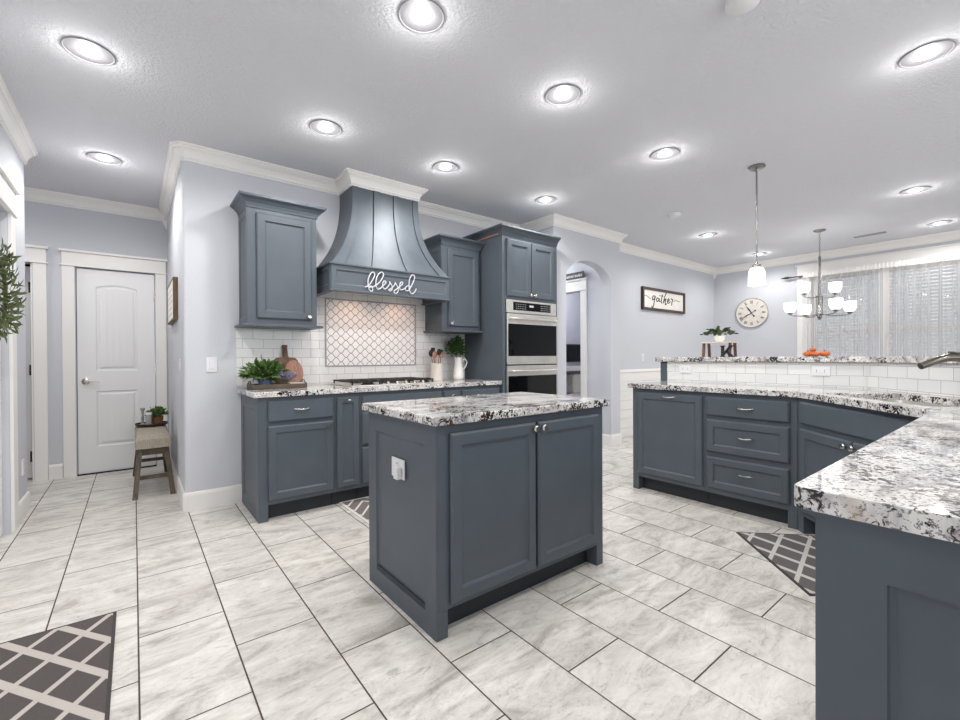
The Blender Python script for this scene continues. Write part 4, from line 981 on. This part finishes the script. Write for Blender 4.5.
# wreath on the left door
t = thing('wreath', 'olive leaf wreath hanging on the door at the left photo edge', 'wreath', (LX+.0, 3.58, 1.53))
random.seed(9); mb = MB(); ms = MB(); wc = Vector((LX+.045, 3.60, 1.53)); ring_pts = []
for k in range(33):
    a = 2*PI*k/32; ring_pts.append(wc+Vector((0, math.cos(a)*.24, math.sin(a)*.20)))
ms.tube(ring_pts, .010, 6)
for k in range(430):
    a = random.uniform(0, 2*PI); tang = Vector((0, -math.sin(a), math.cos(a))); rad = Vector((0, math.cos(a), math.sin(a)))
    p = wc+Vector((random.uniform(-.02, .05), math.cos(a)*.24, math.sin(a)*.18))+rad*random.uniform(-.05, .06)
    d = tang*random.uniform(.2, 1)+rad*random.uniform(-.3, 1.1)+Vector((random.uniform(-.1, .8), 0, random.uniform(-.4, .3)))
    if p.x < LX+.01: p.x = LX+.01
    mb.leaf(p, d, random.uniform(.05, .085), random.uniform(.016, .026), (1, random.uniform(-.6, .6), random.uniform(-.6, .6)))
ms.build('twig_ring', m_stem, t, smooth=True); mb.build('leaves', m_olive, t, recalc=False)

# ------------------------------------------------------------------ countertop decor
t = thing('wooden_tray', 'long dark rustic wooden tray on left end of range wall counter', 'tray', (1.0, 3.72, .916))
tx0, tx1, ty0, ty1 = .69, 1.09, 3.62, 3.82
MB().box(tx0, tx1, ty0, ty1, .916, .926).box(tx0, tx1, ty0, ty0+.012, .926, .950).box(tx0, tx1, ty1-.012, ty1, .926, .950).box(tx0, tx0+.012, ty0+.012, ty1-.012, .926, .958).box(tx1-.012, tx1, ty0+.012, ty1-.012, .926, .958).build('tray_board', m_tray, t, bevel=.002)
for x in (tx0-.004, tx1-.008): MB().tube([(x+.006, 3.68, .958), (x+.006, 3.70, .975), (x+.006, 3.74, .975), (x+.006, 3.76, .958)], .004, 6).build('handle', m_rod, t, smooth=True)
t = thing('potted_plant', 'bushy green leafy plant on the wooden tray beside cutting boards', 'plant', (.80, 3.72, .927))
MB().lathe([(0, 0), (.04, 0), (.052, .05), (.05, .055), (.045, .045), (0, .045)], (.80, 3.72, .9265), (0, 0, 1), 18).build('pot', m_blue, t, smooth=True)
mb = bush((.80, 3.72, .985), (.17, .10, .15), 460, .055, .026, 21, .9, .2); mb.build('foliage', m_leaf, t, recalc=False)
mb = MB()
for k in range(8): mb.tube([(.80, 3.72, .965), (.80+.07*math.cos(k*.8), 3.72+.05*math.sin(k*.8), 1.06)], .002, 5)
mb.build('stems', m_stem, t)
def board(name, label, pts, y0, lean, th, m, hole=None):
    # outline in (x, z) leaning back against the wall
    mb = MB(); a = [(x, y0+lean*(z-.93), z) for x, z in pts]; mb.ext(a, (0, -th, 0)); o = mb.build('board', m, None, bevel=.003); o.name = name
    return tag(o, label, 'cutting board')
def paddle(cx, w, z0, z1, hw, zh, r=.02):
    return [(cx-w/2+r, z0), (cx+w/2-r, z0), (cx+w/2, z0+r), (cx+w/2, z1-.03), (cx+w/2-.02, z1-.008), (cx+hw, z1), (cx+hw*.9, zh-.02), (cx+hw*1.2, zh-.008), (cx+hw*.7, zh), (cx-hw*.7, zh), (cx-hw*1.2, zh-.008), (cx-hw*.9, zh-.02), (cx-hw, z1), (cx-w/2+.02, z1-.008), (cx-w/2, z1-.03), (cx-w/2, z0+r)]
board('cutting_board', 'dark walnut paddle cutting board with handle, leaning on tile wall', paddle(1.00, .19, .918, 1.16, .02, 1.262), 3.845, .30, .018, m_walnut)
circ = [(1.045+.075*math.cos(2*PI*k/22), 1.03+.105*math.sin(2*PI*k/22)) for k in range(22)]
board('cutting_board', 'lighter rounded acacia cutting board in front of the walnut paddle', circ, 3.822-.008, .25, .016, m_acacia)
t = thing('lavender_sprigs', 'dried purple lavender bundle lying on the wooden tray', 'dried flowers', (.93, 3.66, .93))
random.seed(3); mb = MB(); ms = MB()
for k in range(46):
    a = random.uniform(-.9, .9); st = Vector((.93, 3.665, .945)); en = st+Vector((math.sin(a)*.10+.02, random.uniform(-.02, .03), .05+abs(math.cos(a))*.05*random.random()))
    ms.tube([st, en], .0012, 4)
    for q in range(5): mb.leaf(en-(en-st)*.10*q, Vector((random.uniform(-1, 1), random.uniform(-1, 1), random.uniform(.2, 1))), .018, .010)
ms.build('stems', m_stem, t); mb.build('blossoms', m_lav, t, recalc=False)
t = thing('book', 'small white book lying at right end of the wooden tray', 'book', (1.02, 3.69, .928))
MB().box(.965, 1.072, 3.64, 3.73, .929, .952).build('pages', m_paper, t); MB().box(.962, 1.075, 3.637, 3.733, .952, .955).box(.962, 1.075, 3.637, 3.733, .9265, .929).build('cover', m_white, t)
# crock with utensils
cc = (2.43, 3.80)
t = thing('utensil_crock', 'cream ceramic crock holding cooking utensils right of the cooktop', 'crock', (cc[0], cc[1], .916))
MB().lathe([(0, 0), (.060, 0), (.063, .01), (.063, .165), (.066, .17), (.063, .175), (.058, .17), (.057, .02), (0, .02)], (cc[0], cc[1], .916), (0, 0, 1), 24).build('crock_body', m_cream, t, smooth=True)
random.seed(8)
for k, (dx, dy, hh, mm, sh) in enumerate(((-.030, 0, .275, m_blackp, 's'), (-.012, .015, .300, m_blackp, 'f'), (.008, -.01, .285, m_blackp, 's'), (.030, .01, .280, m_blackp, 'f'), (-.018, -.012, .262, m_acacia, 's'), (.018, -.012, .255, m_acacia, 'f'))):
    t = thing('cooking_utensil', ('black ladle leftmost in the crock', 'black slotted turner left of middle in the crock', 'black serving spoon in middle of the crock', 'black spatula rightmost in the crock', 'wooden spoon standing at front left in the crock', 'wooden spatula standing at front right in the crock')[k], 'utensil', (cc[0]+dx*.5, cc[1]+dy*.5, .94), 'utensils in the crock')
    a = Vector((cc[0]+dx*.5, cc[1]+dy*.5, .945)); b = Vector((cc[0]+dx*2.2, cc[1]+dy*1.9, .916+hh-.02)); MB().tube([a, b], .004, 6).build('handle', m_acacia, t)
    if sh == 's': MB().sphere(b+Vector((0, 0, .022)), .030, (1, .35, 1.2)).build('bowl', mm, t, smooth=True)
    else: MB().box(b.x-.024, b.x+.024, b.y-.003, b.y+.003, b.z-.005, b.z+.055).build('blade', mm, t, bevel=.004)
# pitcher with greenery
pc = (2.70, 3.80)
t = thing('pitcher', 'white ceramic pitcher on range wall counter beneath right wall cabinet', 'pitcher', (pc[0], pc[1], .916))
MB().lathe([(0, 0), (.050, 0), (.058, .01), (.060, .04), (.048, .13), (.040, .18), (.042, .21), (.050, .235), (.046, .235), (.038, .21), (.036, .18), (.044, .13), (0, .02)], (pc[0], pc[1], .916), (0, 0, 1), 24).build('pitcher_body', m_white, t, smooth=True)
MB().tube([(pc[0]+.040, pc[1]-.01, 1.115), (pc[0]+.075, pc[1]-.02, 1.135), (pc[0]+.095, pc[1]-.025, 1.10), (pc[0]+.080, pc[1]-.02, 1.05), (pc[0]+.052, pc[1]-.01, 1.02)], .007, 8).build('handle', m_white, t, smooth=True)
t = thing('greenery_stems', 'dark green leafy stems arranged in the white pitcher', 'plant', (pc[0], pc[1], 1.0))
mb = bush((pc[0]-.015, pc[1], 1.17), (.125, .09, .20), 380, .042, .028, 31, 1.2, .3); mb.build('foliage', m_leaf2, t, recalc=False)
mb = MB()
for k in range(7): mb.tube([(pc[0]+.01*math.cos(k), pc[1]+.01*math.sin(k), .98), (pc[0]+.02*math.cos(k), pc[1]+.02*math.sin(k), 1.16), (pc[0]+.06*math.cos(k), pc[1]+.05*math.sin(k), 1.32)], .002, 5)
mb.build('stems', m_stem, t)

# ------------------------------------------------------------------ decor on the raised bar
bx = 4.20
t = thing('display_riser', 'small pale and dark wood plant riser standing on the raised bar', 'stand', (bx, 1.80, 1.1425))
MB().box(bx-.07, bx+.07, 1.675, 1.928, 1.268, 1.278).build('shelf_board', m_pale, t)
for y in (1.905, 1.678):
    mb = MB(); mb.ext([(bx-.07, y, 1.1425), (bx-.055, y, 1.1425), (bx-.04, y, 1.268), (bx-.055, y, 1.268)], (0, .022, 0)); mb.ext([(bx+.055, y, 1.1425), (bx+.07, y, 1.1425), (bx+.055, y, 1.268), (bx+.04, y, 1.268)], (0, .022, 0)); mb.build('leg_frame', m_walnut, t)
t = thing('potted_plant', 'trailing green plant in white bowl on top of the bar riser', 'plant', (bx, 1.80, 1.278))
MB().lathe([(0, 0), (.028, 0), (.046, .025), (.048, .055), (.042, .055), (.038, .03), (0, .02)], (bx, 1.80, 1.2785), (0, 0, 1), 20).build('bowl', m_white, t, smooth=True)
random.seed(17); mb = MB(); ms = MB()
for k in range(26):
    a = random.uniform(0, 2*PI); L = random.uniform(.07, .16); p0 = Vector((bx, 1.80, 1.325)); dv = Vector((math.cos(a)*.5, math.sin(a), 0)); pts = []
    for q in range(6): s = q/5; pts.append(p0+dv*L*s+Vector((0, 0, .075*math.sin(PI*s*.8)*random.uniform(.8, 1.2)-.02*s)))
    ms.tube(pts, .0014, 4)
    for q in range(2, 6): mb.leaf(pts[q], dv+Vector((random.uniform(-.6, .6), random.uniform(-.6, .6), random.uniform(-.2, .6))), .036, .022)
ms.build('stems', m_stem, t); mb.build('foliage', m_leaf2, t, recalc=False)
mb = MB(); y0_, zb2 = 1.745, 1.1425
K = lambda pts: mb.ext([(bx-.10, y, z) for y, z in pts], (.018, 0, 0))
K([(y0_, zb2), (y0_, zb2+.10), (y0_-.022, zb2+.10), (y0_-.022, zb2)])
K([(y0_-.022, zb2+.040), (y0_-.070, zb2+.10), (y0_-.100, zb2+.10), (y0_-.022, zb2+.012)])
K([(y0_-.034, zb2+.050), (y0_-.072, zb2), (y0_-.102, zb2), (y0_-.054, zb2+.066)])
for (ya, yb, za, zc) in ((y0_+.008, y0_-.030, 0, .009), (y0_+.008, y0_-.030, .091, .10), (y0_-.062, y0_-.108, 0, .009), (y0_-.062, y0_-.108, .091, .10)): mb.box(bx-.10, bx-.082, yb, ya, zb2+za, zb2+zc)
tag(mb.build('letter_block', m_blackp), 'black wooden letter K standing on the raised bar under the plant', 'letter')
for k, (x, y, r) in enumerate(((4.19, 1.125, .034), (4.17, 1.075, .032), (4.20, 1.022, .034))):
    t = thing('small_pumpkin', ('leftmost', 'middle', 'rightmost')[k]+' of the little orange pumpkins on the raised bar', 'pumpkin', (x, y, 1.1425), 'pumpkins on the bar')
    MB().sphere((x, y, 1.1427+r*.62), r, (1, 1, .62), 14, ribs=8).build('pumpkin_body', m_orange, t, smooth='all'); MB().tube([(x, y, 1.1427+r*1.1), (x, y+.004, 1.1427+r*1.1+.014)], .004, 6).build('stem', m_stem, t)
t = thing('small_pumpkin', 'little pumpkin stacked on top of the other bar pumpkins', 'pumpkin', (4.185, 1.10, 1.18), 'pumpkins on the bar')
MB().sphere((4.185, 1.095, 1.197), .022, (1, 1, .7), 12, ribs=8).build('pumpkin_body', m_orange, t, smooth='all'); MB().tube([(4.185, 1.095, 1.211), (4.185, 1.098, 1.222)], .003, 6).build('stem', m_stem, t)

# ------------------------------------------------------------------ wall art and clock
t = thing('wall_sign', 'white wooden sign with cursive word gather in dark frame', 'sign', (6.58, 3.66, 2.03))
gx0, gx1, gz0, gz1 = 5.945, 7.205, 1.855, 2.195
MB().box(gx0, gx1, 3.628, 3.669, gz0, gz0+.035).box(gx0, gx1, 3.628, 3.669, gz1-.035, gz1).box(gx0, gx0+.035, 3.628, 3.669, gz0+.035, gz1-.035).box(gx1-.035, gx1, 3.628, 3.669, gz0+.035, gz1-.035).build('frame', m_espresso, t)
MB().box(gx0+.035, gx1-.035, 3.650, 3.665, gz0+.035, gz1-.035).build('sign_face', m_paper, t)
mb = MB()
for i, st in enumerate(GATHER): mb.tube([(x, 3.6495, z) for x, z in smoothpath(st)], .0042 if i in (0, 4, 8) else .0085, 6)
mb.build('lettering', m_ink, t)
t = thing('wall_clock', 'round cream wall clock with roman numerals and black hands', 'clock', (8.34, 3.043, 1.889))
ck = Vector((RX, 3.043, 1.889)); R = .25
MB().lathe([(0, 0), (R, 0), (R, .022), (R-.012, .026), (R-.016, .020), (0, .020)], ck, (-1, 0, 0), 48).build('clock_face', m_clockface, t, smooth=True)
rg = []
for k in range(49): a = 2*PI*k/48; rg.append(ck+Vector((-.024, math.cos(a)*R, math.sin(a)*R)))
MB().tube(rg, .006, 6).build('rim', m_grey, t, smooth=True)
NUM = {1: 'I', 2: 'II', 3: 'III', 4: 'IV', 5: 'V', 6: 'VI', 7: 'VII', 8: 'VIII', 9: 'IX', 10: 'X', 11: 'XI', 12: 'XII'}
X_ = RX-.0215
for h, s_ in NUM.items():
    mb = MB()
    a = -h*PI/6+PI/2; r_ = Vector((0, -math.cos(a), math.sin(a))); tg = Vector((0, -math.sin(a), -math.cos(a)))     # seen from inside the room, right is -y
    wds = {'I': .012, 'V': .024, 'X': .024}; W_ = sum(wds[c] for c in s_); xx = -W_/2
    def seg(u0, v0, u1, v1, w=.0055):
        p0 = ck+tg*u0+r_*(.185+v0); p1 = ck+tg*u1+r_*(.185+v1); p0.x = p1.x = X_; sd = (p1-p0).cross(Vector((1, 0, 0))).normalized()*w/2
        mb.ext([p0+sd, p1+sd, p1-sd, p0-sd], (-.001, 0, 0))
    for c in s_:
        w_ = wds[c]
        if c == 'I': seg(xx+w_/2, -.026, xx+w_/2, .026)
        if c == 'V': seg(xx+.003, .026, xx+w_/2, -.026); seg(xx+w_-.003, .026, xx+w_/2, -.026, .003)
        if c == 'X': seg(xx+.003, .026, xx+w_-.003, -.026); seg(xx+w_-.003, .026, xx+.003, -.026, .003)
        xx += w_
    mb.build('numeral', m_ink, t)
def hand(deg, L, w, nm):
    a = -math.radians(deg)+PI/2; r_ = Vector((0, -math.cos(a), math.sin(a))); sd = Vector((0, math.sin(a), math.cos(a))); mb = MB(); b = ck+Vector((-.026, 0, 0))
    mb.ext([b-r_*.06+sd*w*.4, b+sd*w*.4, b+r_*L*.55+sd*w, b+r_*L, b+r_*L*.55-sd*w, b-sd*w*.4, b-r_*.06-sd*w*.4], (-.002, 0, 0)); mb.lathe([(0, 0), (.014, 0), (.014, .002), (0, .002)], b-r_*.065, (-1, 0, 0), 10); mb.build(nm, m_blackp, t)
hand(-33, .15, .010, 'hour_hand'); hand(239, .20, .008, 'minute_hand')
MB().cyl(ck+Vector((-.02, 0, 0)), (-1, 0, 0), .012, .012, 12).build('hub', m_blackp, t)

# ------------------------------------------------------------------ lamps
RL = [(-.17, 3.04), (1.065, 1.78), (2.06, 1.79), (1.055, 3.05), (-.17, 4.58), (2.06, 3.07), (3.29, 3.09), (3.295, 1.82), (3.305, .37), (5.935, .737), (7.65, .741), (5.94, 2.69), (7.687, 2.70), (1.06, .37), (2.06, .37), (-.17, 1.5), (1.06, -1.4), (3.3, -1.4), (5.94, -1.4), (-1.75, 5.33)]  # behind-camera and hall-corner ones are unseen, added for more light
RLAB = ['recessed ceiling light at upper left, first in from the left wall', 'large recessed ceiling light at top centre of photo', 'recessed ceiling light straight above the island right half', 'recessed ceiling light over the counter left of the hood', 'recessed ceiling light in the hallway before the white door', 'recessed ceiling light just in front of the hood right side', 'recessed ceiling light in front of the oven cabinet', 'recessed ceiling light between the smoke detector and island', 'large recessed ceiling light at top right corner above the sink', 'recessed ceiling light right of pendant and above curtains, nearer one', 'recessed ceiling light farthest right, close to window crown', 'recessed ceiling light between smoke detector and pendant rod', 'tiny farthest recessed ceiling light behind the pendant rod', 'recessed ceiling light outside the view, near kitchen middle', 'recessed ceiling light outside the view, toward the sink', 'recessed ceiling light outside the view, beside the left wall', 'added recessed ceiling light outside the view behind camera, left', 'added recessed ceiling light outside the view behind camera, middle', 'added recessed ceiling light outside the view behind camera, right', 'added recessed ceiling light outside the view, around the hall corner']
t0 = thing('recessed_light', RLAB[0], 'ceiling light', (0, 0, H), 'recessed ceiling lights')
MB().lathe([(.106, 0), (.108, -.003), (.104, -.007), (.100, -.007), (.098, -.002)], (0, 0, H-.0005), (0, 0, 1), 36).build('rim', m_ring, t0, smooth=True)
MB().lathe([(.098, -.003), (.064, -.0045)], (0, 0, H-.0005), (0, 0, 1), 36)
mb = MB(); mb.lathe([(.099, 0), (.099, -.004), (.062, -.003), (.0, -.003)], (0, 0, H-.0005), (0, 0, 1), 36); mb.build('reflector', m_lensring, t0, smooth=True)
MB().lathe([(.050, -.0035), (.047, -.006), (.0, -.008)], (0, 0, H-.0005), (0, 0, 1), 30).build('lens', m_lens, t0, smooth=True)
for k, (x, y) in enumerate(RL):
    if k == 0: t0.location = (x, y, H)
    else: dup(t0, (x, y, H), 0, RLAB[k])
dl = bpy.data.lights.new('downlight', 'SPOT'); dl.energy = DOWN_W*6; dl.spot_size = math.radians(172); dl.spot_blend = .55; dl.shadow_soft_size = .06; dl.color = (1, .975, .95)
gl = bpy.data.lights.new('downlight_glow', 'POINT'); gl.energy = GLOW_W; gl.shadow_soft_size = .03; gl.color = (1, .98, .96)
for x, y in RL:
    o = bpy.data.objects.new('downlight', dl); o.location = (x, y, H-.075); C.objects.link(o)
    o = bpy.data.objects.new('downlight_glow', gl); o.location = (x, y, H-.055); C.objects.link(o)
for x, y in ((4.4, 5.0), (6.6, 5.4)):
    l = bpy.data.lights.new('added_room_fill', 'POINT'); l.energy = 70; l.shadow_soft_size = .15; o = bpy.data.objects.new('added_room_fill', l); o.location = (x, y, 2.5); C.objects.link(o)  # fill lamps without fittings, added to brighten the passage and far room
# pendant over the bar
PX, PY = 4.126, 1.468
t = thing('pendant_light', 'single pendant lamp with white glass shade hanging over the raised bar', 'pendant lamp', (PX, PY, H))
MB().lathe([(0, 0), (.062, 0), (.064, -.010), (.050, -.022), (.014, -.026), (.010, -.04), (0, -.04)], (PX, PY, H-.0005), (0, 0, 1), 24).build('canopy', m_chrome, t, smooth=True)
MB().cyl((PX, PY, 1.92), (0, 0, 1), .0065, H-.03-1.92, 10).build('rod', m_chrome, t, smooth=True)
MB().lathe([(0, .045), (.012, .045), (.016, .03), (.034, .022), (.036, 0), (0, 0)], (PX, PY, 1.892), (0, 0, 1), 20).build('socket_cap', m_chrome, t, smooth=True)
MB().lathe([(.028, .150), (.046, .142), (.058, .118), (.062, .075), (.063, 0), (.059, 0), (.058, .075), (.054, .115), (.044, .138), (.028, .146)], (PX, PY, 1.745), (0, 0, 1), 28).build('lamp_shade', m_shade, t, smooth=True)
l = bpy.data.lights.new('pendant_bulb', 'POINT'); l.energy = 2.5; l.shadow_soft_size = .03; o = bpy.data.objects.new('pendant_bulb', l); o.location = (PX, PY, 1.70); C.objects.link(o)
# chandelier
CXc, CYc = 6.85, 1.72
t = thing('chandelier', 'two tier nickel chandelier with white glass shades over the breakfast area', 'chandelier', (CXc, CYc, H))
MB().lathe([(0, 0), (.066, 0), (.068, -.010), (.05, -.02), (.012, -.026), (0, -.03)], (CXc, CYc, H-.0005), (0, 0, 1), 24).build('canopy', m_chrome, t, smooth=True)
mb = MB(); z = H-.03; k = 0
while z > 2.40:
    pts = []
    for q in range(13):
        a = 2*PI*q/12; s = .009*math.cos(a); pts.append((CXc+(s if k % 2 else 0), CYc+(0 if k % 2 else s), z-.016+.019*math.sin(a)))
    mb.tube(pts, .0024, 5); z -= .030; k += 1
mb.build('chain', m_chrome, t)
MB().lathe([(0, .02), (.008, .02), (.016, 0), (.016, -.72), (.026, -.735), (.026, -.76), (.012, -.79), (0, -.79)], (CXc, CYc, 2.395), (0, 0, 1), 16).build('stem', m_chrome, t, smooth=True)
for d_ in (-.032, .032): MB().cyl((CXc+d_*.618, CYc+d_*-.786*-1*-1, 1.66), (0, 0, 1), .006, .25, 8).build('side_rod', m_chrome, t, smooth=True)
def shade_arm(ang, R_, z_arm, z_sh):
    dv = Vector((math.cos(ang), math.sin(ang), 0)); c = Vector((CXc, CYc, 0))
    pts = [c+dv*.01+Vector((0, 0, z_arm+.01)), c+dv*R_*.4+Vector((0, 0, z_arm-.012)), c+dv*R_*.9+Vector((0, 0, z_arm-.004)), c+dv*R_+Vector((0, 0, z_arm+.01)), c+dv*R_+Vector((0, 0, z_sh))]
    arm = MB().tube(pts, .0065, 8).build('arm', m_chrome, t, smooth=True)
    MB().lathe([(0, -.028), (.016, -.028), (.030, -.008), (.030, 0), (0, 0)], c+dv*R_+Vector((0, 0, z_sh)), (0, 0, 1), 16).build('shade_holder', m_chrome, arm, smooth=True)
    MB().lathe([(0, 0), (.036, 0), (.054, .020), (.066, .055), (.068, .130), (.064, .130), (.062, .055), (.050, .026), (0, .008)], c+dv*R_+Vector((0, 0, z_sh)), (0, 0, 1), 22).build('lamp_shade', m_shade, arm, smooth=True)
side = math.atan2(-6.85, 1.72)      # direction across the view
for a in (27, 117, 207, 297): shade_arm(side+math.radians(a), .337, 1.665, 1.70)
for a in (32, 212): shade_arm(side+math.radians(a+(-40 if a > 100 else 0)*0), .185, 1.895, 1.945)
l = bpy.data.lights.new('chandelier_bulbs', 'POINT'); l.energy = 4; l.shadow_soft_size = .25; o = bpy.data.objects.new('chandelier_bulbs', l); o.location = (CXc, CYc, 2.30); C.objects.link(o)
# ceiling fittings
t = thing('smoke_detector', 'round white smoke detector on the ceiling right of the arch', 'smoke detector', (4.77, 2.515, H))
MB().lathe([(0, 0), (.066, 0), (.066, -.018), (.055, -.034), (0, -.036)], (4.77, 2.515, H-.0005), (0, 0, 1), 24).build('housing', m_plate, t, smooth=True)
MB().lathe([(.058, 0), (.060, -.004), (.058, -.008)], (4.77, 2.515, H-.020), (0, 0, 1), 24).build('vent_ring', m_slot, t, smooth=True)
t = thing('smoke_detector', 'white ceiling disc cut by the top photo edge above the kitchen', 'smoke detector', (2.15, .82, H))
MB().lathe([(0, 0), (.07, 0), (.07, -.02), (.05, -.034), (0, -.035)], (2.15, .82, H-.0005), (0, 0, 1), 24).build('housing', m_plate, t, smooth=True)
t = thing('air_vent', 'slim white ceiling air vent near the breakfast window', 'air vent', (7.62, 1.42, H))
MB().box(7.55, 7.69, 1.19, 1.56, H-.008, H-.0005).build('frame', m_plate, t)
for k in range(4): MB().box(7.565+k*.03, 7.577+k*.03, 1.21, 1.54, H-.010, H-.008).build('slat', m_slot, t)
